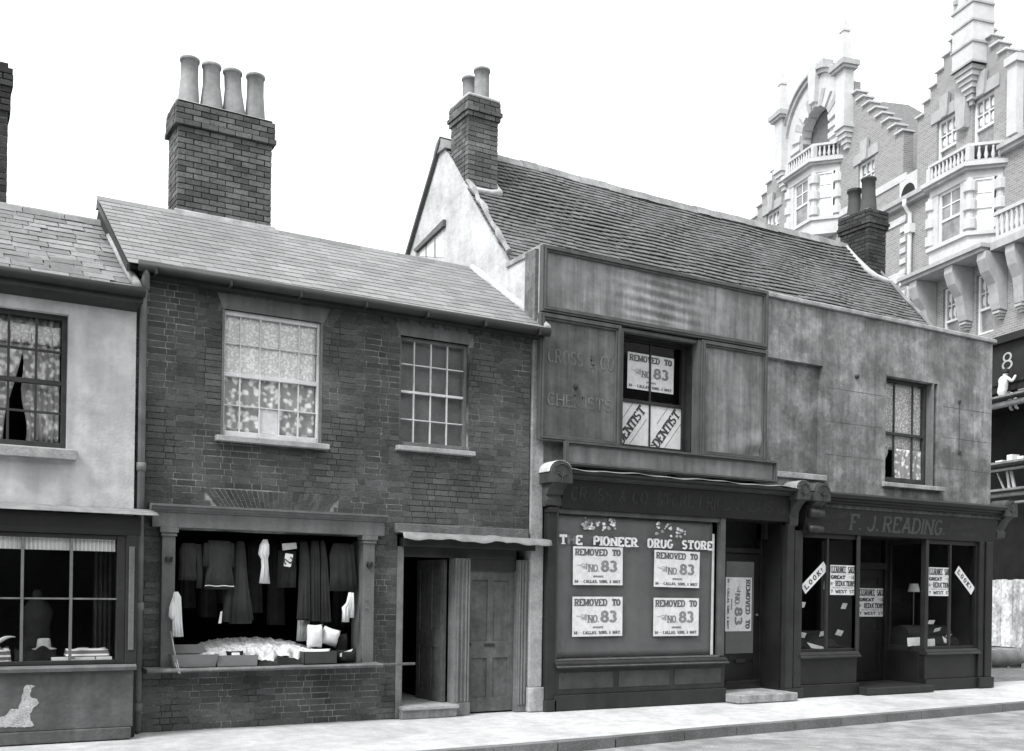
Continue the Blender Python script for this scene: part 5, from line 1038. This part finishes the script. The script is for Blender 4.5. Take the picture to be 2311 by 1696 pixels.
# sash windows
def sash(t0, t1, z0, z1, o=-.16, cols=3, rows=2, stone=True, parent=None):
    f = hb(); fw = .09; f.box(t0, t0 + fw, o - .1, o + .05, z0, z1).box(t1 - fw, t1, o - .1, o + .05, z0, z1).box(t0 + fw, t1 - fw, o - .1, o + .05, z1 - fw, z1).box(t0 + fw, t1 - fw, o - .1, o + .05, z0, z0 + fw)
    zm = z0 + (z1 - z0) * .42; f.box(t0 + fw, t1 - fw, o - .1, o + .06, zm - .04, zm + .04)
    wn = f.build('window', h_white, parent or bb_)
    for i in range(1, cols): x = t0 + fw + (t1 - t0 - 2 * fw) * i / cols; hb().box(x - .018, x + .018, o - .04, o + .04, zm, z1 - fw).build('glazing_bar', h_white, wn)
    for j in range(1, rows): z = zm + (z1 - fw - zm) * j / rows; hb().box(t0 + fw, t1 - fw, o - .04, o + .035, z - .018, z + .018).build('glazing_bar', h_white, wn)
    X = [t0 + fw + (t1 - t0 - 2 * fw) * i / cols for i in range(cols + 1)]; Z = [zm + .04 + (z1 - fw - zm - .04) * j / rows for j in range(rows + 1)]
    for a, c in zip(X, X[1:]):
        for p, q in zip(Z, Z[1:]):
            pn = hb().box(a + .01, c - .01, o - .03, o - .02, p, q).build('pane', h_glass, wn)
            cc, zz = (a + c) / 2, (p + q) / 2; hb().extrude([(cc + (c - a) * .28 * math.cos(6.283 * i / 12), o - .018, zz + (q - p) * .3 * math.sin(6.283 * i / 12)) for i in range(12)], (0, .004, 0)).build('whiting_mark', h_white, wn)
    hb().box(t0 + fw, t1 - fw, o - .04, o - .03, z0 + fw, zm - .04).build('pane', h_glass, wn)
    if stone:
        hb().box(t0 - .28, t1 + .28, -.02, .06, z1, z1 + .42).build('lintel', h_stone2, wn)
        m_ = (t0 + t1) / 2; hb().extrude([(m_ - .16, .04, z1 - .02), (m_ + .16, .04, z1 - .02), (m_ + .26, .04, z1 + .8), (m_ - .26, .04, z1 + .8)], (0, .12, 0)).build('keystone', h_stone2, wn)
        hb().box(t0 - .1, t1 + .1, -.1, .1, z0 - .12, z0).build('sill', h_stone, wn)
    return wn
for w_ in w_gr + w_gl: sash(*w_)
for w_ in w_low: sash(*w_, stone=False)
# canted bays with balustraded tops
def bay(t0, t1, base0, base1, zb, zs_, zt_, zr, out=.9):
    ring = [(base0, 0), (t0, out), (t1, out), (base1, 0)]
    def off(d): return [(base0 - d * .9, 0), (t0 - d * .55, out + d), (t1 + d * .55, out + d), (base1 + d * .9, 0)]
    def slab(z0, z1, d, name, mat, par): return hb().extrude([(a, o, z0) for a, o in off(d)], (0, 0, z1 - z0)).build(name, mat, par)
    by = slab(zb, zs_, 0, 'bay', h_stone, bb_)
    slab(zs_, zs_ + .14, .10, 'bay_sill', h_stone, by); slab(zt_, zr - .75, .0, 'bay_head', h_stone, by)
    slab(zr - .95, zr - .85, .18, 'cornice', h_stone2, by); slab(zr - .85, zr - .70, .28, 'cornice', h_stone, by); slab(zr - .70, zr - .60, .12, 'cornice', h_stone2, by)
    slab(zr - .10, zr, .06, 'balcony_rail', h_stone, by)
    # posts of the bay, with drum blocks
    for (a, o) in ((t0, out), (t1, out), (base0 + .12, .1), (base1 - .12, .1)):
        hb().lathe(a, o - .1, [(.14, zs_ + .14), (.14, zt_)], 10).build('bay_post', h_stone, by)
        for k in range(3):
            z = zs_ + .2 + (zt_ - zs_ - .3) * k / 2.6; hb().lathe(a, o - .1, [(.17, z), (.23, z + .03), (.23, z + .36), (.17, z + .40)], 10).build('drum_block', h_stone, by)
    for a_, c_ in ((t0 + .1, t0 + .42), (t1 - .42, t1 - .1)): hb().box(a_, c_, out - .22, out - .03, zs_ + .14, zt_).build('bay_pier', h_stone, by)
    # lights
    segs = [((t0 + .42, out - .16), (t1 - .42, out - .16)), ((base0 + .2, .18), (t0 - .04, out - .2)), ((t1 + .04, out - .2), (base1 - .2, .18))]
    for i, (p, q) in enumerate(segs):
        pv, qv = Vector(p), Vector(q); d = (qv - pv); nrm = Vector((-d.y, d.x)).normalized()
        if nrm.y < 0: nrm = -nrm
        fr = hb(); zm = zs_ + .14 + (zt_ - zs_ - .14) * .45
        fr.extrude([(pv.x, pv.y, zs_ + .14), (qv.x, qv.y, zs_ + .14), (qv.x, qv.y, zt_), (pv.x, pv.y, zt_)], (-nrm.x * .03, -nrm.y * .03, 0)); wn = fr.build('window', h_glass if i != 1 else h_white, by)
        g = hb()
        def bar(a, c, z0, z1, dd=.05): A_2, C_2 = pv + d * a, pv + d * c; g.extrude([(A_2.x, A_2.y, z0), (C_2.x, C_2.y, z0), (C_2.x, C_2.y, z1), (A_2.x, A_2.y, z1)], (nrm.x * dd, nrm.y * dd, 0))
        bar(0, .08, zs_ + .14, zt_); bar(.92, 1, zs_ + .14, zt_); bar(.08, .92, zm - .04, zm + .04); bar(.08, .92, zt_ - .08, zt_); bar(.48, .52, zm + .04, zt_ - .08, .03); bar(.08, .92, (zm + zt_) / 2 - .02, (zm + zt_) / 2 + .02, .028)
        g.build('sash_bars', h_white, wn)
    # balusters
    path = [Vector(q) for q in off(.06)]
    for a, c in zip(path, path[1:]):
        L_ = (c - a).length; n = max(2, int(L_ / .2))
        for k in range(n):
            p = a + (c - a) * (k + .5) / n; q = p + (Vector((11.25 if t0 > 5 else 1.4, 0)) - p) * .04
            hb().lathe(q.x, q.y - .04, [(.05, zr - .60), (.045, zr - .55), (.075, zr - .42), (.04, zr - .25), (.04, zr - .2), (.06, zr - .1)], 8).build('baluster', h_stone, by, smooth=True)
    for q in path[1:3]: hb().box(q.x - .1, q.x + .1, q.y - .2, q.y, zr - .6, zr - .1).build('balcony_pier', h_stone, by)
    return by
bay(.40, 2.40, -.25, 3.05, 13.72, 14.25, 16.25, 17.45)
by = bay(10.15, 12.15, 9.45, 12.85, 17.4, 18.0, 20.1, 21.35)
# moulded string courses and the projecting slab on brackets
for z0, z1, o in ((16.92, 17.05, .22), (17.05, 17.2, .34), (17.2, 17.32, .18)): hb().box(3.1, 6.2, 0, o, z0, z1).box(-9, -.3, 0, o, z0, z1).build('cornice', h_stone2, bb_)
for z0, z1 in ((18.0, 18.28), (16.35, 16.62), (14.05, 14.45), (12.6, 12.9)): hb().box(4.9, 9.4, 0, .05, z0, z1).box(12.9, 18, 0, .05, z0, z1).build('stone_band', h_stone, bb_)
sl_ = hb().box(-.45, 3.85, 0, 1.0, 13.46, 13.58).box(-.55, 3.95, 0, 1.12, 13.58, 13.72).box(-9, -.55, 0, .75, 13.46, 13.72).build('balcony_slab', h_stone2, bb_)
for t_ in (3.05, 1.10, -.55, -1.55, -2.7, -3.9):
    prof = [(0, 13.46), (.92, 13.46), (.95, 13.2), (.80, 12.8), (.50, 12.4), (.42, 12.1), (.36, 11.75), (.30, 11.55), (0, 11.5)] if t_ > -.6 else [(0, 13.46), (.65, 13.46), (.66, 13.2), (.55, 12.8), (.35, 12.4), (.3, 12.1), (.28, 11.75), (.24, 11.55), (0, 11.5)]
    br = hb().extrude([(t_, o, z) for o, z in prof], (.42, 0, 0)).build('bracket', h_stone2, bb_, bevel=.02)
    for k in range(3): hb().box(t_ + .05 + .04 * k, t_ + .37 - .04 * k, 0, .30 - .07 * k, 11.42 - .09 * k, 11.5 - .09 * k).build('bracket_drop', h_stone2, br)
hb().box(-9, -.6, .55, .72, 14.60, 14.72).box(-9, -.6, .5, .75, 13.72, 13.86).build('balcony_rail', h_stone, bb_)
for k in range(12): hb().lathe(-.75 - k * .22, .62, [(.06, 13.86), (.05, 13.92), (.09, 14.12), (.045, 14.38), (.05, 14.5), (.07, 14.6)], 8).build('baluster', h_stone, bb_, smooth=True)
# pier at the right of the near gable, dark plate as arched opening between the gables, banded corner, rainwater pipe
hb().box(-1.15, -.72, 0, .3, 17.32, 19.7).box(-1.25, -.66, 0, .4, 19.7, 19.95).build('stone_pier', h_stone, bb_)
ar = hb().extrude([(4.25, .04, 17.32), (5.3, .04, 17.32), (5.3, .04, 18.15), (4.25, .04, 18.15)], (0, -.3, 0)).build('parapet', h_stone, bb_)
hb().extrude([(4.77 + .42 * math.cos(math.pi * i / 10), .05, 17.34 + .45 * math.sin(math.pi * i / 10)) for i in range(11)], (0, -.02, 0)).build('opening_shade_plate', h_dark, ar)  # flat plate on the solid parapet, its dark colour standing for shade inside
for k in range(11): hb().box(4.88, 5.22, 0, .06, 12.2 + k * .42, 12.40 + k * .42).build('quoin', h_stone, bb_)
dpz = hb().tube([(4.5, .42, 17.0), (4.5, .40, 16.8), (4.5, .16, 16.5), (4.5, .14, 16.2), (4.5, .14, 10.7)], .085, 8).build('downpipe', h_white, bb_, smooth=True)
hb().box(4.36, 4.64, .0, .28, 15.75, 16.1).build('rainwater_head', h_white, dpz)
# corbelled chimney shaft on the near gable
tu = hb().box(.62, 1.68, -.3, .60, 20.5, 27.5).build('chimney_shaft', h_stone, bb_)
for k, z in enumerate((20.5, 21.2, 21.95, 22.6)): hb().box(.57, 1.73, -.3, .65, z, z + .07).build('shaft_band', h_stone2, tu)
for k in range(7): d = .08 * (k + 1); hb().box(.62 + d, 1.68 - d * .6, 0, .56 - .075 * k, 20.5 - .17 * (k + 1), 20.5 - .17 * k - .012).build('corbel', h_stone if k % 2 else h_stone2, tu)
hb().extrude([(1.45, .0, 18.6), (1.85, .0, 18.6), (2.0, .0, 20.4), (1.35, .0, 20.4)], (0, .25, 0)).build('shaft_bracket', h_stone2, tu)
hb().box(.8, .95, .6, .70, 22.9, 23.05).box(1.4, 1.55, .6, .70, 22.9, 23.05).build('iron_tie', h_stone2, tu)
# the far gable: piers with pinnacles, round stone head, open arch
for k, t_ in enumerate((8.85, 13.85)):
    pi = hb().box(t_ - .33, t_ + .33, 0, .45, 21.75, 24.0).build('gable_pier', h_stone, bb_)
    hb().box(t_ - .48, t_ + .48, -.1, .6, 24.0, 24.12).box(t_ - .55, t_ + .55, -.15, .68, 24.12, 24.34).build('pier_cap', h_stone2, pi)
    hb().add([(t_ - .26, .0, 24.34), (t_ + .26, .0, 24.34), (t_ + .26, .5, 24.34), (t_ - .26, .5, 24.34), (t_ - .14, .11, 25.7), (t_ + .14, .11, 25.7), (t_ + .14, .39, 25.7), (t_ - .14, .39, 25.7)], [(0, 1, 5, 4), (1, 2, 6, 5), (2, 3, 7, 6), (3, 0, 4, 7), (4, 5, 6, 7)]).box(t_ - .18, t_ + .18, .07, .43, 25.7, 25.8).add([(t_ - .13, .12, 25.8), (t_ + .13, .12, 25.8), (t_ + .13, .38, 25.8), (t_ - .13, .38, 25.8), (t_, .25, 26.6)], [(0, 1, 4), (1, 2, 4), (2, 3, 4), (3, 0, 4)]).build('pinnacle', h_stone, pi)
    for j in range(5): d = .06 * j; hb().box(t_ - .38 + d, t_ + .38 - d, 0, .50 - .09 * j, 21.75 - .2 * (j + 1), 21.75 - .2 * j - .012).build('corbel', h_stone, pi)
n = 24; Rr, zc = 2.32, 22.6
hw_ = hb(); pts = [(AO[0] + Rr * math.cos(math.pi * i / n), zc + Rr * math.sin(math.pi * i / n)) for i in range(n + 1)]; inn = [(AO[0] + AO[2] * math.cos(math.pi * i / n), AO[1] + AO[2] * math.sin(math.pi * i / n)) for i in range(n + 1)]
for i in range(n):
    q = [pts[i], pts[i + 1], inn[i + 1], inn[i]]; hw_.hexa([(a, .10, z) for a, z in q] + [(a, -.4, z) for a, z in q])
hw_.hexa([(AO[0] + AO[2], .1, 21.2), (AO[0] + Rr, .1, 21.2), (AO[0] + Rr, .1, zc), (AO[0] + AO[2], .1, AO[1])] + [(AO[0] + AO[2], -.4, 21.2), (AO[0] + Rr, -.4, 21.2), (AO[0] + Rr, -.4, zc), (AO[0] + AO[2], -.4, AO[1])])
hw_.hexa([(AO[0] - Rr, .1, 21.2), (AO[0] - AO[2], .1, 21.2), (AO[0] - AO[2], .1, AO[1]), (AO[0] - Rr, .1, zc)] + [(AO[0] - Rr, -.4, 21.2), (AO[0] - AO[2], -.4, 21.2), (AO[0] - AO[2], -.4, AO[1]), (AO[0] - Rr, -.4, zc)])
ah = hw_.build('arched_head', h_stone, bb_)
for (ra, rb, o) in ((2.32, 2.50, .24), (2.50, 2.62, .34)):
    m = hb()
    for i in range(n):
        a0, a1 = math.pi * i / n, math.pi * (i + 1) / n
        q = [(AO[0] + rr * math.cos(a), zc + rr * math.sin(a)) for rr, a in ((ra, a0), (rb, a0), (rb, a1), (ra, a1))]; m.hexa([(a, o, z) for a, z in q] + [(a, -.3, z) for a, z in q])
    m.build('arch_moulding', h_stone2, ah)
for i in range(9):
    a = math.pi * (i + .5) / 9; w_ = .12
    q = [(AO[0] + rr * math.cos(a + s), AO[1] + rr * math.sin(a + s)) for rr, s in ((1.15, -w_), (1.85, -w_ * .62), (1.85, w_ * .62), (1.15, w_))]
    hb().extrude([(x, -.1, z) for x, z in q], (0, .30 if i % 2 == 0 else .23, 0)).build('voussoir', h_stone if i % 2 == 0 else h_stone2, ah)
for s in (-1, 1):
    for k in range(3):
        a, c = AO[0] + s * 1.15, AO[0] + s * 1.95; hb().box(min(a, c), max(a, c), -.1, .2, 21.25 + k * .42, 21.48 + k * .42).build('rustic_block', h_stone, ah)
hb().extrude([(AO[0] - .20, -.2, 23.7), (AO[0] + .20, -.2, 23.7), (AO[0] + .34, -.2, 25.4), (AO[0] - .34, -.2, 25.4)], (0, .55, 0)).build('keystone', h_stone, ah, bevel=.04)
hb().box(AO[0] - .9, AO[0] + .9, -.4, .1, 24.85, 25.2).box(AO[0] - .6, AO[0] + .6, -.4, .15, 25.2, 25.5).build('crest', h_stone2, ah)
# dark boarded lower front with the sign being painted
lf = hb().box(-9, 6, -.4, .10, 8.7, 10.58).box(-9, 6, -.2, .28, 10.35, 10.6).box(-9, 6, .1, .16, 8.95, 9.05).box(-9, 6, -2.5, -2.4, 0, 8.7).box(-9, 6, -2.4, .0, 8.5, 8.7).box(5.8, 6, -2.4, .0, 0, 8.7).build('lower_front', h_dark, bb_)
for t_ in (-6.5, -3.6, 2.4): hb().box(t_, t_ + .5, -.3, .0, 0, 8.7).build('iron_stanchion', h_dark, bb_)
ha = (HT(-.57, .105, 9.37), ); t8 = MB()
def t8f(a, b_, l): return HT(-.45 - a, .105 + l, 9.42 + b_)
text(t8, '8', 0, .50, 0, .62, .085, t8f, False); t8.build('lettering', h_stone2, lf, label='white figure 8 painted on the dark board')
# scaffold: poles, planks and what lies on them
def pole(z, o, t0, t1, label, r_=.06): hb().tube([(t0, o, z), (t1, o, z)], r_, 8).build('scaffold_pole', M('scaffold_pole', .22, .9, [(4, .3)]), smooth=True, label=label, cat='pole', group='scaffold poles')
pole(8.16, .55, -8, 2.5, 'thick scaffold pole just under the painter plank', .11)
pole(5.93, .75, -8, 2.5, 'pale scaffold pole below the upper shelf of timber', .05)
pole(5.08, .75, -8, 2.5, 'pale scaffold pole above the tailor cornice', .07); pole(4.80, .75, -8, 2.5, 'lowest scaffold pole above the tailor cornice', .05)
for t_ in (-4.0, 2.2): hb().tube([(t_, .85, 0), (t_, .85, 10)], .07, 8).build('scaffold_pole', M('scaffold_pole', .22), smooth=True, label='upright scaffold pole ' + ('hidden behind the tailor shop' if t_ > 0 else 'beyond the right edge'), cat='pole', group='scaffold poles')
m_plank = M('scaffold_plank', .2, .9, [(4, .3)])
hb().box(-8, 2.5, .3, .8, 8.36, 8.42).build('scaffold_plank', m_plank, label='plank on which the painter sits', cat='plank')
hb().box(-8, 2.5, .4, 1.0, 6.10, 6.17).build('scaffold_plank', m_plank, label='upper storage plank with white blocks on it', cat='plank')
hb().box(-8, 2.5, .4, 1.0, 5.20, 5.27).build('scaffold_plank', m_plank, label='lower storage plank with leaning boards', cat='plank')
hb().box(-2.0, -1.6, .35, .6, 8.42, 8.48).box(-2.2, -1.8, .4, .65, 8.48, 8.53).build('timber_pieces', m_plank, label='two boards stacked on the painter plank', cat='timber')
for t0, t1, h in ((-1.75, -1.52, .22), (-2.22, -1.98, .12), (-1.3, -1.0, .08)): hb().box(t0, t1, .5, .8, 6.17, 6.17 + h).build('white_block', h_white, label='white block %s on the upper storage plank' % {-1.75: 'tallest', -2.22: 'rightmost', -1.3: 'lowest and flattest'}[t0], cat='block')
for t0, ln, wd in ((-1.30, -.10, .1), (-1.52, -.05, .12), (-1.10, .14, .06)): hb().extrude([(t0, .5, 5.27), (t0 - wd, .5, 5.27), (t0 - wd + ln + .3, .42, 5.9), (t0 + ln + .3, .42, 5.9)], (0, .04, 0)).build('leaning_board', M('sawn_board', .45, .9, [(5, .2)]), label={-1.3: 'middle', -1.52: 'right', -1.1: 'short left'}[t0] + ' board leaning on the lower storage plank', cat='board')
# hoarding of upright boards
ho = thing('hoarding', tuple(HT(-.5, 1.2, 0)), 'whitewashed board hoarding at the foot of the big building', 'hoarding')
m_hoard = M('peeling_whitewash', .40, .9, [(1.6, .5), (9, .45)], streak=(5, .3), var=.1); bm_ = 0
for i in range(20):
    t_ = 2.0 - i * .26; hb().box(t_ - .25, t_, .55 + (i % 2) * .012, .58 + (i % 2) * .012, .03, 2.27 + .015 * math.sin(i * 2.3)).build('board', m_hoard, ho)
hb().box(-3.2, 2.0, .48, .55, .5, .6).box(-3.2, 2.0, .48, .55, 1.8, 1.9).build('rail', m_oak, ho)
# timber baulk and rubble on the bare ground
q = G(2236, 1505); d_ = Vector((1, -.25, 0)).normalized()
MB().tube([tuple(Vector((q.x, q.y, .17)) - d_ * 4), tuple(Vector((q.x, q.y, .2))), tuple(Vector((q.x, q.y, .17)) + d_ * 5)], [.2, .21, .19], 12).build('timber_baulk', M('old_timber', .17, .9, [(4, .3)], bump=(12, .5)), smooth=True, label='long round timber lying on the bare ground in front of the hoarding', cat='timber')
rb = MB(); r = random.Random(5)
for i in range(260):
    x, y = r.uniform(13, 30), r.uniform(3, 11.5); s_ = r.uniform(.04, .16); an = r.random() * 3
    rb.hexa([(x + s_ * math.cos(an + k * 1.57) * r.uniform(.7, 1.2), y + s_ * math.sin(an + k * 1.57) * r.uniform(.7, 1.2), -.03) for k in range(4)] + [(x + s_ * .7 * math.cos(an + k * 1.57), y + s_ * .7 * math.sin(an + k * 1.57), s_ * r.uniform(.5, 1)) for k in range(4)])
rb.build('rubble', m_gnd, label='scattered stones and rubble on the bare ground', cat='rubble', kind='stuff')
b = MB().grid(40, 40, lambda u, v: (10.5 + 40 * u, .58 + 40 * v, -.01 + .03 * math.sin(u * 31) * math.sin(v * 27))); b.build('side_street', m_gnd, smooth=True, kind='structure')
# the painter, seen from behind on the plank
def person():
    base = Vector((-.98, .55, 8.42))
    J = {'pel': (0, 0, .12), 'wai': (0, -.02, .32), 'che': (0, -.05, .52), 'nec': (0, -.10, .70), 'hed': (0, -.14, .80), 'top': (0, -.14, .93), 'shl': (.17, -.06, .62), 'elL': (.26, -.16, .42), 'haL': (.16, -.30, .36), 'shr': (-.17, -.06, .62), 'elR': (-.30, -.14, .48), 'haR': (-.26, -.32, .72), 'hiL': (.1, 0, .10), 'knL': (.12, -.42, .08), 'foL': (.12, -.46, -.34), 'toL': (.12, -.58, -.38), 'hiR': (-.1, 0, .10), 'knR': (-.14, -.40, .08), 'foR': (-.14, -.44, -.34), 'toR': (-.14, -.56, -.38)}
    Rd = {'pel': .15, 'wai': .14, 'che': .16, 'nec': .06, 'hed': .085, 'top': .075, 'shl': .075, 'elL': .055, 'haL': .04, 'shr': .075, 'elR': .055, 'haR': .04, 'hiL': .09, 'knL': .075, 'foL': .05, 'toL': .04, 'hiR': .09, 'knR': .075, 'foR': .05, 'toR': .04}
    E_ = [('pel', 'wai'), ('wai', 'che'), ('che', 'nec'), ('nec', 'hed'), ('hed', 'top'), ('che', 'shl'), ('shl', 'elL'), ('elL', 'haL'), ('che', 'shr'), ('shr', 'elR'), ('elR', 'haR'), ('pel', 'hiL'), ('hiL', 'knL'), ('knL', 'foL'), ('foL', 'toL'), ('pel', 'hiR'), ('hiR', 'knR'), ('knR', 'foR'), ('foR', 'toR')]
    ks = list(J); org = HT(*base)
    pt = lambda k: HT(base.x + J[k][0], base.y + J[k][1], base.z + J[k][2]) - org
    me = bpy.data.meshes.new('person'); me.from_pydata([pt(k) for k in ks], [(ks.index(a), ks.index(c)) for a, c in E_], []); me.materials.append(M('painter_overall', .62, .9, [(5, .1)]))
    o = bpy.data.objects.new('person', me); COL.objects.link(o); o.location = org; ORG[o] = org
    o.modifiers.new('Skin', 'SKIN')
    for i, k in enumerate(ks): sv = me.skin_vertices[0].data[i]; sv.radius = (Rd[k], Rd[k]); sv.use_root = (k == 'pel')
    s_ = o.modifiers.new('Subdivision', 'SUBSURF'); s_.levels = 1; s_.render_levels = 2
    o['label'] = 'person in white overalls seated on the plank painting the figure 8'; o['category'] = 'person'
    hx = org + pt('hed') + Vector((0, 0, .06))
    MB().lathe(hx.x, hx.y, [(.02, hx.z - .09), (.098, hx.z - .06), (.112, hx.z + .02), (.09, hx.z + .09), (.03, hx.z + .12)], 14).build('hair', M('dark_hair', .03, .8), o, smooth=True)
    MB().lathe(hx.x, hx.y, [(.02, hx.z - .15), (.07, hx.z - .12), (.095, hx.z - .05)], 12).build('head_skin', M('skin_tone', .3, .7), o, smooth=True)
person()

# ------------------------------------------------------------------ terrace added behind the camera: it keeps the low sky off the shop windows
ot = thing('unseen_terrace', (0, -15, 0), 'unseen terrace of brick houses added opposite to block low sky', 'terrace')
hl = [(-29 + i * 2.6 + .7, -29 + i * 2.6 + 1.7, z0, z0 + 1.6) for i in range(26) for z0 in (.9, 3.9)]
MB().wall(-30, 40, -.1, 7.6, -15.4, -15.0, hl).box(-30, 40, -22, -21.7, 0, 6.6).box(-30, -29.7, -21.7, -15.4, 0, 6.6).box(39.7, 40, -21.7, -15.4, 0, 6.6).build('wall', m_brick, ot)
MB().box(-29.7, 39.7, -16.2, -16.1, 0, 6.6).build('room', m_void, ot)
MB().prof_x([(-14.8, 7.6), (-18.5, 10.4), (-22.2, 7.6)], -30, 40).build('roof', m_slate2, ot)
for a, c, p, q in hl: MB().box(a, c, -15.25, -15.2, p, q).build('window', m_sash, ot)
